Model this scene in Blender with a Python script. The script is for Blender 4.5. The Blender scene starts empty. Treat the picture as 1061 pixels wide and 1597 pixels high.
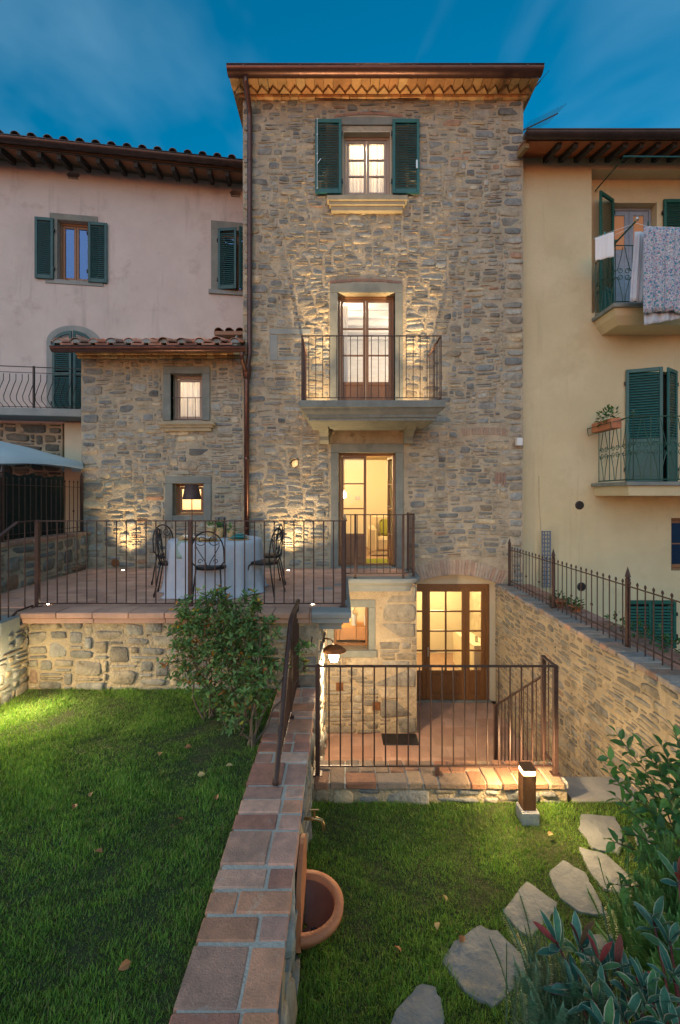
import bpy, math, random
import numpy as np
from mathutils import Vector, Matrix, noise
R = math.radians
rnd = random.Random(7)
SC = bpy.context.scene
COL = SC.collection
F, CZ = 700.0, 2.28          # photograph's focal length in pixels, camera height over the upper lawn (m)

# ---------------------------------------------------------------- camera
cd = bpy.data.cameras.new('camera'); cam = bpy.data.objects.new('camera', cd); COL.objects.link(cam)
cam.location = (0, 0, CZ); cam.rotation_euler = (R(90), 0, 0)
cd.sensor_fit = 'VERTICAL'; cd.sensor_height = 36; cd.lens = 36*F/1597; cd.shift_y = -23.5/1597
cd.clip_start = .05; cd.clip_end = 600
SC.camera = cam

# ---------------------------------------------------------------- sky, sun, exposure
SUN_EL, SUN_AZ = 1.5, 197.0      # the sun has just gone, behind the camera and to its left
w = bpy.data.worlds.new('World'); SC.world = w; w.use_nodes = True
nt = w.node_tree; nt.nodes.clear()
out = nt.nodes.new('ShaderNodeOutputWorld'); bg = nt.nodes.new('ShaderNodeBackground')
sky = nt.nodes.new('ShaderNodeTexSky'); sky.sky_type = 'NISHITA'; sky.sun_disc = False
sky.sun_elevation = R(SUN_EL); sky.sun_rotation = R(SUN_AZ)
sky.air_density = 1.0; sky.dust_density = .3; sky.ozone_density = 3.0
hsv = nt.nodes.new('ShaderNodeHueSaturation'); hsv.inputs['Hue'].default_value = .482
hsv.inputs['Saturation'].default_value = 1.55; hsv.inputs['Value'].default_value = 1.1
tc = nt.nodes.new('ShaderNodeTexCoord'); mp = nt.nodes.new('ShaderNodeMapping'); mp.inputs['Scale'].default_value = (1, 1, 1.5)
mp.inputs['Rotation'].default_value = (0, R(-20), R(10)); mp.inputs['Location'].default_value = (2.15, .4, 0)
nz = nt.nodes.new('ShaderNodeTexNoise'); nz.inputs['Scale'].default_value = 1.3; nz.inputs['Detail'].default_value = 5; nz.inputs['Roughness'].default_value = .5
nz.inputs['Distortion'].default_value = .6
cr = nt.nodes.new('ShaderNodeValToRGB'); cr.color_ramp.elements[0].position = .42; cr.color_ramp.elements[1].position = .88
cr.color_ramp.elements[0].color = (0, 0, 0, 1); cr.color_ramp.elements[1].color = (1, 1, 1, 1)
mul = nt.nodes.new('ShaderNodeMath'); mul.operation = 'MULTIPLY'; mul.inputs[1].default_value = .65
mx = nt.nodes.new('ShaderNodeMix'); mx.data_type = 'RGBA'
cloud = nt.nodes.new('ShaderNodeMix'); cloud.data_type = 'RGBA'; cloud.blend_type = 'ADD'; cloud.inputs['Factor'].default_value = 1
cloud.inputs['B'].default_value = (.9, 1.25, 1.35, 1)
L = nt.links.new
L(tc.outputs['Generated'], mp.inputs['Vector']); L(mp.outputs['Vector'], nz.inputs['Vector']); L(nz.outputs['Fac'], cr.inputs['Fac'])
L(cr.outputs['Color'], mul.inputs[0]); L(mul.outputs[0], mx.inputs['Factor'])
L(sky.outputs[0], hsv.inputs['Color']); L(hsv.outputs[0], mx.inputs['A']); L(hsv.outputs[0], cloud.inputs['A']); L(cloud.outputs['Result'], mx.inputs['B'])
L(mx.outputs['Result'], bg.inputs['Color']); L(bg.outputs[0], out.inputs['Surface'])
bg.inputs['Strength'].default_value = .15
sl = bpy.data.lights.new('sun', 'SUN'); so = bpy.data.objects.new('sun', sl); COL.objects.link(so)
sl.energy = .34; sl.angle = R(85); sl.color = (1, .99, .96)
so.rotation_euler = (R(90-38), 0, R(180-SUN_AZ))
SC.view_settings.view_transform = 'Standard'; SC.view_settings.look = 'None'
SC.view_settings.exposure = 1.75; SC.view_settings.gamma = 1; SC.view_settings.use_curve_mapping = False
SC.render.engine = 'CYCLES'
SC.cycles.use_denoising = True; SC.cycles.max_bounces = 5; SC.cycles.diffuse_bounces = 3; SC.cycles.glossy_bounces = 2
SC.cycles.transmission_bounces = 3; SC.cycles.transparent_max_bounces = 16; SC.cycles.caustics_reflective = False; SC.cycles.caustics_refractive = False
SC.cycles.sample_clamp_indirect = 4

# ---------------------------------------------------------------- pixel of the photo -> place, used once to measure where things stand
def X(px, D): return (px-530.5)/F*D
def Z(py, D): return CZ-(py-775)/F*D
def G(px, py, z=0.0):
    D = (CZ-z)*F/(py-775); return X(px, D), D

# ---------------------------------------------------------------- mesh helpers
W = {}
class MB:
    def __init__(s): s.v = []; s.f = []; s.c = []; s.sm = False
    def add(s, vs, fs, col=None):
        b = len(s.v); s.v += [tuple(p) for p in vs]; s.f += [tuple(i+b for i in f) for f in fs]
        s.c += [col or (1, 1, 1)]*len(vs); return s
    def box(s, x0, x1, y0, y1, z0, z1, col=None):
        return s.add([(x0,y0,z0),(x1,y0,z0),(x1,y1,z0),(x0,y1,z0),(x0,y0,z1),(x1,y0,z1),(x1,y1,z1),(x0,y1,z1)],
              [(0,3,2,1),(4,5,6,7),(0,1,5,4),(1,2,6,5),(2,3,7,6),(3,0,4,7)], col)
    def cbox(s, x0, x1, y0, y1, z0, z1, b=.006, col=None):      # box with bevelled edges
        x0, x1 = sorted((x0, x1)); y0, y1 = sorted((y0, y1)); z0, z1 = sorted((z0, z1))
        b = min(b, (x1-x0)*.4, (y1-y0)*.4, (z1-z0)*.4)
        vs = []; ix = {}
        for a, (xa, sx) in enumerate(((x0, 1), (x1, -1))):
            for c, (yc, sy) in enumerate(((y0, 1), (y1, -1))):
                for e, (ze, sz) in enumerate(((z0, 1), (z1, -1))):
                    for k in range(3):
                        p = [xa+sx*b, yc+sy*b, ze+sz*b]; p[k] = (xa, yc, ze)[k]
                        ix[a, c, e, k] = len(vs); vs.append(p)
        I = lambda a, c, e, k: ix[a, c, e, k]
        fs = [(I(0,0,0,0),I(0,0,1,0),I(0,1,1,0),I(0,1,0,0)), (I(1,0,0,0),I(1,1,0,0),I(1,1,1,0),I(1,0,1,0)),
              (I(0,0,0,1),I(1,0,0,1),I(1,0,1,1),I(0,0,1,1)), (I(0,1,0,1),I(0,1,1,1),I(1,1,1,1),I(1,1,0,1)),
              (I(0,0,0,2),I(0,1,0,2),I(1,1,0,2),I(1,0,0,2)), (I(0,0,1,2),I(1,0,1,2),I(1,1,1,2),I(0,1,1,2))]
        for e in (0, 1):
            for c in (0, 1):
                q = (I(0,c,e,1), I(0,c,e,2), I(1,c,e,2), I(1,c,e,1)); fs.append(q if (c+e) % 2 == 0 else q[::-1])
                q = (I(c,0,e,0), I(c,1,e,0), I(c,1,e,2), I(c,0,e,2)); fs.append(q if (c+e) % 2 == 0 else q[::-1])
                q = (I(c,e,0,0), I(c,e,0,1), I(c,e,1,1), I(c,e,1,0)); fs.append(q if (c+e) % 2 == 0 else q[::-1])
        for a in (0, 1):
            for c in (0, 1):
                for e in (0, 1):
                    t = (I(a,c,e,0), I(a,c,e,1), I(a,c,e,2)); fs.append(t if (a+c+e) % 2 == 0 else t[::-1])
        return s.add(vs, fs, col)
    def tube(s, pts, r, n=6, col=None, cap=True):
        pts = [Vector(p) for p in pts]; m = len(pts); rr = r if isinstance(r, (list, tuple)) else [r]*m
        vs = []; prev = None
        for i, p in enumerate(pts):
            t = (pts[min(i+1, m-1)]-pts[max(i-1, 0)]); t = t.normalized() if t.length > 1e-9 else Vector((0,0,1))
            if prev is None:
                a = Vector((0,0,1)) if abs(t.z) < .9 else Vector((1,0,0)); u = t.cross(a).normalized()
            else:
                u = (prev-t*prev.dot(t)); u = u.normalized() if u.length > 1e-6 else t.orthogonal().normalized()
            prev = u; v = t.cross(u)
            for k in range(n):
                a = 2*math.pi*(k+.5)/n; vs.append(p+u*math.cos(a)*rr[i]+v*math.sin(a)*rr[i])
        fs = [(i*n+k, i*n+(k+1) % n, (i+1)*n+(k+1) % n, (i+1)*n+k) for i in range(m-1) for k in range(n)]
        if cap: fs += [tuple(range(n))[::-1], tuple(range((m-1)*n, m*n))]
        return s.add(vs, fs, col)
    def lathe(s, c, prof, n=16, a0=0, a1=2*math.pi, col=None):
        full = abs(a1-a0-2*math.pi) < 1e-6; k = n if full else n+1; vs = []
        for r, z in prof:
            for i in range(k):
                a = a0+(a1-a0)*i/n; vs.append((c[0]+r*math.cos(a), c[1]+r*math.sin(a), c[2]+z))
        fs = []
        for j in range(len(prof)-1):
            for i in range(n):
                i2 = (i+1) % k; fs.append((j*k+i, j*k+i2, (j+1)*k+i2, (j+1)*k+i))
        return s.add(vs, fs, col)
    def prism(s, poly, axis, a, b, col=None):      # polygon (two coords) pulled along an axis
        n = len(poly)
        def P(q, t): return (t, q[0], q[1]) if axis == 'x' else ((q[0], t, q[1]) if axis == 'y' else (q[0], q[1], t))
        vs = [P(q, a) for q in poly]+[P(q, b) for q in poly]
        fs = [tuple(range(n)), tuple(range(2*n-1, n-1, -1))]+[(i, n+i, n+(i+1) % n, (i+1) % n) for i in range(n)]
        return s.add(vs, fs, col)
def mesh_of(mb, mat, name, c=(0, 0, 0), smooth=False, recalc=True):
    me = bpy.data.meshes.new(name)
    v = np.array(mb.v, dtype=np.float32)-np.array(c, dtype=np.float32)
    me.from_pydata(v.tolist(), [], mb.f)
    if any(q != (1, 1, 1) for q in mb.c) or mat.get('attr'):
        if all(q == (1, 1, 1) for q in mb.c): mb.c = [(.38, .24, .17)]*len(mb.v)
        ca = me.color_attributes.new('Col', 'FLOAT_COLOR', 'POINT')
        a = np.ones((len(mb.v), 4), dtype=np.float32); a[:, :3] = mb.c; ca.data.foreach_set('color', a.ravel())
    me.materials.append(mat)
    if smooth: me.polygons.foreach_set('use_smooth', [True]*len(me.polygons))
    me.update(); return me
def bbc(mb):
    v = np.array(mb.v); return (v.min(0)+v.max(0))/2
def link(name, me, c, parent):
    o = bpy.data.objects.new(name, me); COL.objects.link(o)
    pw = W[parent] if parent else np.zeros(3)
    o.location = np.array(c, float)-pw
    if parent: o.parent = parent
    W[o] = np.array(c, float); return o
def part(name, mb, mat, parent, smooth=False, label=None, kind=None):
    c = bbc(mb); o = link(name, mesh_of(mb, mat, name, c, smooth), c, parent)
    if label: o['label'] = label
    if kind: o['kind'] = kind
    return o
def again(o, c, parent=None, rz=None):       # another of the same part, sharing its mesh; c = its place
    q = bpy.data.objects.new(o.name.split('.')[0], o.data); COL.objects.link(q)
    parent = parent or o.parent; q.parent = parent; q.location = np.array(c, float)-(W[parent] if parent else 0)
    q.rotation_euler = o.rotation_euler
    if rz is not None: q.rotation_euler = (0, 0, rz)
    W[q] = np.array(c, float); return q
def thing(name, label, cat, loc=(0, 0, 0), group=None, local=False):
    o = bpy.data.objects.new(name, None); COL.objects.link(o); o.location = loc; o.empty_display_size = .1
    o['label'] = label; o['category'] = cat
    if group: o['group'] = group
    W[o] = np.zeros(3) if local else np.array(loc, float); return o
def single(name, mb, mat, label, cat, group=None, smooth=False, kind=None):
    o = part(name, mb, mat, None, smooth)
    if label: o['label'] = label; o['category'] = cat
    if group: o['group'] = group
    if kind: o['kind'] = kind
    return o
def structure(name, mb, mat, smooth=False, label=None):
    o = part(name, mb, mat, None, smooth); o['kind'] = 'structure'
    if label: o['label'] = label
    return o
def copy_tree(o, parent=None):
    c = o.copy(); COL.objects.link(c); c.parent = parent
    for ch in list(o.children): copy_tree(ch, c)
    return c

# ---------------------------------------------------------------- materials
def nodes(name):
    m = bpy.data.materials.new(name); m.use_nodes = True; t = m.node_tree; t.nodes.clear()
    o = t.nodes.new('ShaderNodeOutputMaterial'); b = t.nodes.new('ShaderNodeBsdfPrincipled'); t.links.new(b.outputs[0], o.inputs[0])
    return m, t, b, o
def mk(name, col, col2=None, scale=6., rough=.8, metal=0., bump=0., bscale=60., attr=False, detail=6., spots=None, bdist=.02, spec=.5, stretch=None, ramp=(.35, .65), streak=None):
    m, t, b, o = nodes(name); N = t.nodes.new; Lk = t.links.new
    geo = N('ShaderNodeNewGeometry'); src = geo.outputs['Position']
    if stretch:
        mpg = N('ShaderNodeMapping'); mpg.inputs['Scale'].default_value = stretch; Lk(src, mpg.inputs['Vector']); src = mpg.outputs[0]
    cur = None
    if col2:
        n = N('ShaderNodeTexNoise'); n.inputs['Scale'].default_value = scale; n.inputs['Detail'].default_value = detail; n.inputs['Roughness'].default_value = .65
        Lk(src, n.inputs['Vector'])
        r = N('ShaderNodeValToRGB'); r.color_ramp.elements[0].position = ramp[0]; r.color_ramp.elements[1].position = ramp[1]
        r.color_ramp.elements[0].color = (*col, 1); r.color_ramp.elements[1].color = (*col2, 1); Lk(n.outputs['Fac'], r.inputs['Fac']); cur = r.outputs['Color']
    if spots:      # (colour, scale, threshold, softness)
        n2 = N('ShaderNodeTexNoise'); n2.inputs['Scale'].default_value = spots[1]; n2.inputs['Detail'].default_value = 8; n2.inputs['Roughness'].default_value = .7
        Lk(src, n2.inputs['Vector'])
        r2 = N('ShaderNodeValToRGB'); r2.color_ramp.elements[0].position = spots[2]; r2.color_ramp.elements[1].position = spots[2]+spots[3]
        Lk(n2.outputs['Fac'], r2.inputs['Fac'])
        x = N('ShaderNodeMix'); x.data_type = 'RGBA'; Lk(r2.outputs['Color'], x.inputs['Factor'])
        if cur: Lk(cur, x.inputs['A'])
        else: x.inputs['A'].default_value = (*col, 1)
        x.inputs['B'].default_value = (*spots[0], 1); cur = x.outputs['Result']
    if streak:      # (colour, scale, threshold, softness): run-off marks, long in height
        ms = N('ShaderNodeMapping'); ms.inputs['Scale'].default_value = (1, 1, .09); Lk(geo.outputs['Position'], ms.inputs['Vector'])
        n4 = N('ShaderNodeTexNoise'); n4.inputs['Scale'].default_value = streak[1]; n4.inputs['Detail'].default_value = 6; n4.inputs['Roughness'].default_value = .7; Lk(ms.outputs[0], n4.inputs['Vector'])
        r4 = N('ShaderNodeValToRGB'); r4.color_ramp.elements[0].position = streak[2]; r4.color_ramp.elements[1].position = streak[2]+streak[3]; Lk(n4.outputs['Fac'], r4.inputs['Fac'])
        x = N('ShaderNodeMix'); x.data_type = 'RGBA'; Lk(r4.outputs['Color'], x.inputs['Factor']); Lk(cur, x.inputs['A']); x.inputs['B'].default_value = (*streak[0], 1); cur = x.outputs['Result']
    if attr:
        m['attr'] = 1; at = N('ShaderNodeAttribute'); at.attribute_name = 'Col'
        x = N('ShaderNodeMix'); x.data_type = 'RGBA'; x.blend_type = 'MULTIPLY'; x.inputs['Factor'].default_value = 1
        Lk(at.outputs['Color'], x.inputs['B'])
        if cur: Lk(cur, x.inputs['A'])
        else: x.inputs['A'].default_value = (*col, 1)
        cur = x.outputs['Result']
    if cur: Lk(cur, b.inputs['Base Color'])
    else: b.inputs['Base Color'].default_value = (*col, 1)
    b.inputs['Roughness'].default_value = rough; b.inputs['Metallic'].default_value = metal
    b.inputs['Specular IOR Level'].default_value = spec
    if bump:
        n3 = N('ShaderNodeTexNoise'); n3.inputs['Scale'].default_value = bscale; n3.inputs['Detail'].default_value = 5; n3.inputs['Roughness'].default_value = .6
        Lk(src, n3.inputs['Vector']); bu = N('ShaderNodeBump'); bu.inputs['Strength'].default_value = bump; bu.inputs['Distance'].default_value = bdist
        Lk(n3.outputs['Fac'], bu.inputs['Height']); Lk(bu.outputs['Normal'], b.inputs['Normal'])
    return m
def glassmat(name, tint=(1, 1, 1), ior=1.5, boost=1., gl=(1, 1, 1)):
    m = bpy.data.materials.new(name); m.use_nodes = True; t = m.node_tree; t.nodes.clear()
    o = t.nodes.new('ShaderNodeOutputMaterial'); a = t.nodes.new('ShaderNodeBsdfTransparent'); g = t.nodes.new('ShaderNodeBsdfGlossy')
    a.inputs['Color'].default_value = (*tint, 1); g.inputs['Roughness'].default_value = .02; g.inputs['Color'].default_value = (*gl, 1)
    fr = t.nodes.new('ShaderNodeFresnel'); fr.inputs['IOR'].default_value = ior
    mu = t.nodes.new('ShaderNodeMath'); mu.operation = 'MULTIPLY'; mu.use_clamp = True; mu.inputs[1].default_value = boost
    x = t.nodes.new('ShaderNodeMixShader'); t.links.new(fr.outputs[0], mu.inputs[0]); t.links.new(mu.outputs[0], x.inputs[0]); t.links.new(a.outputs[0], x.inputs[1])
    t.links.new(g.outputs[0], x.inputs[2]); t.links.new(x.outputs[0], o.inputs[0]); return m
def glow(name, col, s):
    m, t, b, o = nodes(name); b.inputs['Base Color'].default_value = (*col, 1); b.inputs['Emission Color'].default_value = (*col, 1); b.inputs['Emission Strength'].default_value = s
    return m
def thinmat(name, col, trans=.5, attr=False, rough=.7, scale=None, col2=None):
    m = bpy.data.materials.new(name); m.use_nodes = True; t = m.node_tree; t.nodes.clear(); N = t.nodes.new
    o = N('ShaderNodeOutputMaterial'); d = N('ShaderNodeBsdfPrincipled'); tr = N('ShaderNodeBsdfTranslucent'); x = N('ShaderNodeMixShader')
    d.inputs['Roughness'].default_value = rough; x.inputs[0].default_value = trans
    d.inputs['Base Color'].default_value = (*col, 1); tr.inputs['Color'].default_value = (*col, 1)
    if attr:
        at = N('ShaderNodeAttribute'); at.attribute_name = 'Col'; t.links.new(at.outputs['Color'], d.inputs['Base Color']); t.links.new(at.outputs['Color'], tr.inputs['Color'])
    t.links.new(d.outputs[0], x.inputs[1]); t.links.new(tr.outputs[0], x.inputs[2]); t.links.new(x.outputs[0], o.inputs[0]); return m
M = {}
M['stone'] = mk('stone', (.72, .72, .72), (1.25, 1.22, 1.15), 9, .92, bump=.9, bscale=38, attr=True, spots=((.55, .52, .42), 14, .56, .12), bdist=.018)
M['mortar'] = mk('mortar', (.33, .28, .20), (.46, .395, .29), 3.2, .95, bump=.9, bscale=26, spots=((.22, .19, .14), 5, .56, .1), bdist=.03)
M['mortar_pale'] = mk('mortar_pale', (.37, .295, .195), (.49, .40, .27), 3, .95, bump=1., bscale=20, spots=((.28, .21, .13), 6, .57, .1), bdist=.04)
M['serena'] = mk('grey_sandstone', (.165, .18, .165), (.225, .24, .215), 4, .85, bump=.25, bscale=90, spots=((.13, .145, .14), 2.3, .55, .15))
M['serena_blue'] = mk('bluish_sandstone', (.20, .225, .225), (.27, .29, .28), 3, .75, bump=.25, bscale=70)
M['pink'] = mk('pink_plaster', (.50, .44, .415), (.57, .51, .48), 1.1, .92, bump=.3, bscale=22, spots=((.41, .34, .32), 1.3, .55, .14), streak=((.38, .33, .32), 3.2, .56, .18))
M['yellow'] = mk('yellow_plaster', (.54, .455, .275), (.61, .525, .335), .9, .92, bump=.3, bscale=22, spots=((.50, .42, .255), 1.1, .54, .18), streak=((.46, .385, .24), 3.0, .60, .18))
M['cream'] = mk('cream_plaster', (.55, .49, .36), (.62, .56, .42), 2, .9, bump=.15, bscale=40)
M['room'] = mk('room_plaster', (.74, .66, .50), None, rough=.9)
M['room_white'] = mk('white_boards', (.78, .74, .68), (.68, .63, .56), 14, .8, stretch=(.3, 6, 1))
M['sill'] = mk('tan_sandstone', (.30, .26, .18), (.38, .33, .23), 5, .85, bump=.2)
M['beamwood'] = mk('old_beam_wood', (.36, .25, .13), (.24, .15, .07), 10, .8, bump=.5, stretch=(1, 8, 8))
M['wood'] = mk('brown_joinery', (.20, .095, .045), (.27, .13, .06), 9, .5, bump=.12, stretch=(8, 8, 1))
M['oak'] = mk('oak_joinery', (.17, .07, .022), (.24, .105, .035), 8, .45, bump=.15, stretch=(8, 8, 1))
M['palewood'] = mk('pale_joinery', (.34, .25, .19), (.42, .32, .25), 9, .5, stretch=(8, 8, 1))
M['teal'] = mk('teal_shutter_paint', (.006, .085, .083), (.010, .11, .105), 5, .45)
M['dteal'] = mk('dark_teal_shutter_paint', (.008, .06, .065), (.014, .085, .09), 6, .5)
M['green'] = mk('green_shutter_paint', (.005, .08, .058), (.009, .10, .072), 5, .5)
M['greeniron'] = mk('green_iron', (.012, .06, .04), (.02, .08, .055), 20, .5)
M['iron'] = mk('brown_iron', (.05, .026, .022), (.08, .042, .033), 24, .5, metal=.2, bump=.2, bscale=120)
M['black'] = mk('black_wrought_iron', (.018, .016, .018), (.03, .026, .026), 20, .45, metal=.3)
M['corten'] = mk('rusted_steel', (.17, .065, .022), (.24, .10, .035), 16, .75, bump=.2, bscale=80)
M['copper'] = mk('aged_copper', (.085, .042, .036), (.125, .06, .048), 7, .33, metal=.6, stretch=(1, 1, 3))
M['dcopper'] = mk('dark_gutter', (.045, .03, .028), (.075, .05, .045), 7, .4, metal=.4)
M['brick'] = mk('brick', (.85, .85, .85), (1.2, 1.15, 1.1), 8, .92, bump=.7, bscale=55, attr=True, spots=((.75, .78, .80), 9, .6, .08))
M['coping'] = mk('coping_brick', (.80, .80, .80), (1.3, 1.2, 1.15), 9, .9, bump=.6, bscale=95, attr=True, spots=((1.15, 1.45, 1.6), 8, .59, .08))
M['joint'] = mk('pale_joint_mortar', (.50, .46, .39), (.60, .55, .47), 12, .95, bump=.8, bscale=60)
M['cotto'] = mk('terracotta_tile', (1.0, 1.0, 1.03), (1.35, 1.34, 1.33), 3, .75, bump=.25, bscale=60, attr=True)
M['cottojoint'] = mk('tile_joint', (.34, .22, .16), (.42, .28, .2), 8, .9)
M['tile'] = mk('roof_tile', (.75, .75, .75), (1.2, 1.15, 1.1), 10, .88, bump=.5, bscale=60, attr=True, spots=((.9, .95, .85), 7, .6, .1))
M['terra'] = mk('terracotta_pot', (.42, .15, .07), (.52, .20, .09), 6, .7, bump=.3, bscale=50, spots=((.34, .13, .08), 4, .55, .1))
M['terradark'] = mk('dark_terracotta', (.17, .07, .055), (.23, .10, .07), 6, .5)  # darker, smoother terracotta for the inside of the basin
M['concrete'] = mk('pale_concrete', (.42, .41, .38), (.52, .50, .46), 14, .95, bump=.8, bscale=45)
M['slab'] = mk('stepping_stone', (.165, .178, .182), (.225, .235, .23), 5, .85, bump=.7, bscale=9, spots=((.31, .27, .20), 3, .58, .1), bdist=.03)
M['path'] = mk('grey_screed', (.25, .245, .235), (.32, .31, .29), 4, .85, bump=.3)
M['soil'] = mk('soil', (.030, .040, .012), (.05, .055, .02), 20, 1, bump=1., bscale=50)
M['asphalt'] = mk('yard_ground', (.12, .11, .10), (.18, .17, .15), 2, .9)
M['glass'] = glassmat('window_glass', boost=1.1)
M['darkglass'] = glassmat('dark_window_glass', (.5, .55, .6), 1.5, 4.0, (.45, .6, 1))  # blue of the reflected sky put into the gloss colour, reflection strengthened
M['dark'] = mk('dark_backing', (.03, .028, .026))  # near-black puts the shade of unlit rooms into flat panels; also on rafters
M['leaf'] = thinmat('leaf', (1, 1, 1), .3, attr=True, rough=.5)
M['bigleaf'] = mk('variegated_leaf', (.8, .8, .8), (1.15, 1.15, 1.15), 60, .75, attr=True, spec=.2)
M['grass'] = thinmat('grass_blade', (1, 1, 1), .35, attr=True, rough=.6)
M['bark'] = mk('bark', (.11, .08, .055), (.16, .12, .08), 30, .9, bump=.4)
M['linen'] = mk('pale_linen', (.44, .49, .57), (.52, .56, .62), 8, .9, bump=.15, bscale=200)
M['white'] = mk('white_cloth', (.70, .72, .75), None, rough=.9)
M['meshcloth'] = mk('dark_green_netting', (.004, .012, .009), (.007, .018, .013), 60, .9)
M['parasol'] = thinmat('pale_parasol_cloth', (.55, .70, .78), .25)
M['sheer'] = thinmat('sheer_curtain', (.85, .80, .72), .5)
M['teapot'] = mk('teal_glaze', (.02, .30, .32), None, rough=.3)
M['olivewood'] = mk('pale_wood', (.45, .28, .12), (.55, .36, .17), 20, .6)
M['sofa'] = mk('beige_upholstery', (.55, .45, .30), (.6, .5, .34), 20, .9)
M['cushion'] = mk('lime_cushion', (.22, .22, .03), None, rough=.9)
M['rug'] = mk('lime_rug', (.20, .23, .02), (.15, .18, .015), 40, 1)
M['steel'] = mk('steel', (.5, .48, .45), None, rough=.35, metal=.9)
M['brass'] = mk('brass', (.45, .30, .12), (.35, .25, .12), 30, .35, metal=.85)
M['bulb'] = glow('lit_warm_lamp', (1, .80, .50), 14)
M['bulbhot'] = glow('lit_glass_lantern', (1, .88, .68), 30)
M['strip'] = glow('lit_opal_band', (1, .72, .38), 7)
M['plasticwhite'] = mk('white_plastic', (.62, .64, .66), None, rough=.5)
M['lattice'] = mk('grey_blue_lattice', (.10, .13, .20), (.13, .16, .22), 20, .6)
M['doorpaint'] = mk('grey_blue_door_paint', (.20, .25, .33), (.26, .31, .38), 9, .6)
M['amber'] = glow('lit_amber_pane', (.35, .15, .06), .12)

def lamp(name, kind, loc, e, col=(1, .66, .30), size=.03, rot=None, cone=None, blend=.6, parent=None):
    l = bpy.data.lights.new(name, kind); l.energy = e; l.color = col
    if kind in ('POINT', 'SPOT'): l.shadow_soft_size = size
    if kind == 'AREA': l.size = size
    if cone: l.spot_size = R(cone); l.spot_blend = blend
    o = bpy.data.objects.new(name, l); COL.objects.link(o); o.location = loc
    if rot: o.rotation_euler = rot
    if parent:
        o.parent = parent; o.location = Vector(loc)-Vector(W[parent])
    return o
def aim(o, frm, to): o.rotation_euler = (Vector(to)-Vector(frm)).to_track_quat('-Z', 'Y').to_euler()

# ---------------------------------------------------------------- masonry
PAL = [(.205,.20,.18), (.17,.18,.18), (.16,.17,.17), (.235,.20,.15), (.27,.24,.185), (.19,.175,.15), (.22,.22,.20), (.31,.26,.18), (.25,.16,.11), (.135,.14,.14)]
PALW = [20, 16, 12, 14, 12, 14, 14, 8, 1.6, 7]
def wv(u, v, s, k): return noise.noise(Vector((u*s, v*s*1.5, k)))
def layout(Wd, H, cu, cv, holes, rg, wr=(2, 8), hr=(.42, .30, .18, .10), quoin=(False, False), skip=.25):
    nu, nv = max(1, round(Wd/cu)), max(1, round(H/cv)); cu, cv = Wd/nu, H/nv
    occ = [[False]*nu for _ in range(nv)]
    for h in holes:
        for j in range(nv):
            for i in range(nu):
                if (i+1)*cu > h[0]+.3*cu and i*cu < h[1]-.3*cu and (j+1)*cv > h[2]+.3*cv and j*cv < h[3]-.3*cv: occ[j][i] = True
    res = []
    def put(i, j, a, b):
        for q in range(j, j+b):
            for p in range(i, i+a): occ[q][p] = True
        res.append((i*cu, (i+a)*cu, j*cv, (j+b)*cv))
    def free(i, j, a, b): return i >= 0 and i+a <= nu and j+b <= nv and not any(occ[q][p] for q in range(j, j+b) for p in range(i, i+a))
    for side in (0, 1):
        if quoin[side]:
            j = 0
            while j < nv-4:
                a, b = rg.randint(5, 9), rg.choice((3, 4, 5, 5))
                i = 0 if side == 0 else nu-a
                if free(i, j, a, b): put(i, j, a, b)
                j += b
    for j in range(nv):
        i = 0
        while i < nu:
            if occ[j][i]: i += 1; continue
            b = rg.choices(range(1, len(hr)+1), hr)[0]
            a = rg.randint(wr[0], wr[1]); a = max(a, b)
            if b == 1: a = max(2, min(a, 6))
            while b > 1 and not free(i, j, 1, b): b -= 1
            while a > 1 and not free(i, j, a, b): a -= 1
            if a == 1 and rg.random() < skip: occ[j][i] = True; i += 1; continue
            put(i, j, a, b); i += a
    return res
def stone_geo(mb, r, fr, rg, gap, prot, amp, k0, col, sq=(.25, .6)):
    u0, u1, v0, v1 = r; O, U, V, N = fr
    g = gap*rg.uniform(.6, 1.9); u0 += g; u1 -= g; v0 += g; v1 -= g
    if u1-u0 < .012 or v1-v0 < .012: return False
    w_, h_ = u1-u0, v1-v0; cu, cv = (u0+u1)/2, (v0+v1)/2
    n = 10 if w_ > .1 else 8; e = rg.uniform(*sq); ph = rg.uniform(0, .6); p = prot*rg.uniform(.5, 1.3)
    tilt = (rg.uniform(-.1, .1), rg.uniform(-.16, .16))
    rings = []; jit = [rg.uniform(.86, 1.04) for _ in range(n)]
    for s, d in ((1., -.012), (.97, p*.55), (1-min(.22, .012/min(w_, h_)*2), p)):
        ring = []
        for i in range(n):
            a = 2*math.pi*(i+ph)/n; c, s_ = math.cos(a), math.sin(a)
            x = math.copysign(abs(c)**e, c)*w_/2*jit[i]; y = math.copysign(abs(s_)**e, s_)*h_/2*jit[(i*3) % n]
            uu, vv = cu+x*s, cv+y*s
            dd = d+(tilt[0]*x+tilt[1]*y if d > 0 else 0)+(rg.uniform(-.15, .15)*p if d > 0 else 0)
            uu, vv = uu+amp*wv(uu, vv, 1.3, k0), vv+amp*1.6*wv(uu, vv, 1.1, k0+9)
            ring.append(O+U*uu+V*vv+N*dd)
        rings += ring
    uu, vv = cu+amp*wv(cu, cv, 1.3, k0), cv+amp*1.6*wv(cu, cv, 1.1, k0+9)
    rings.append(O+U*uu+V*vv+N*(p*rg.uniform(.9, 1.3)))
    fs = []
    for q in (0, 1):
        for i in range(n): fs.append((q*n+i, q*n+(i+1) % n, (q+1)*n+(i+1) % n, (q+1)*n+i))
    for i in range(n): fs.append((2*n+i, 2*n+(i+1) % n, 3*n))
    mb.add(rings, fs, col); return True
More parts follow.
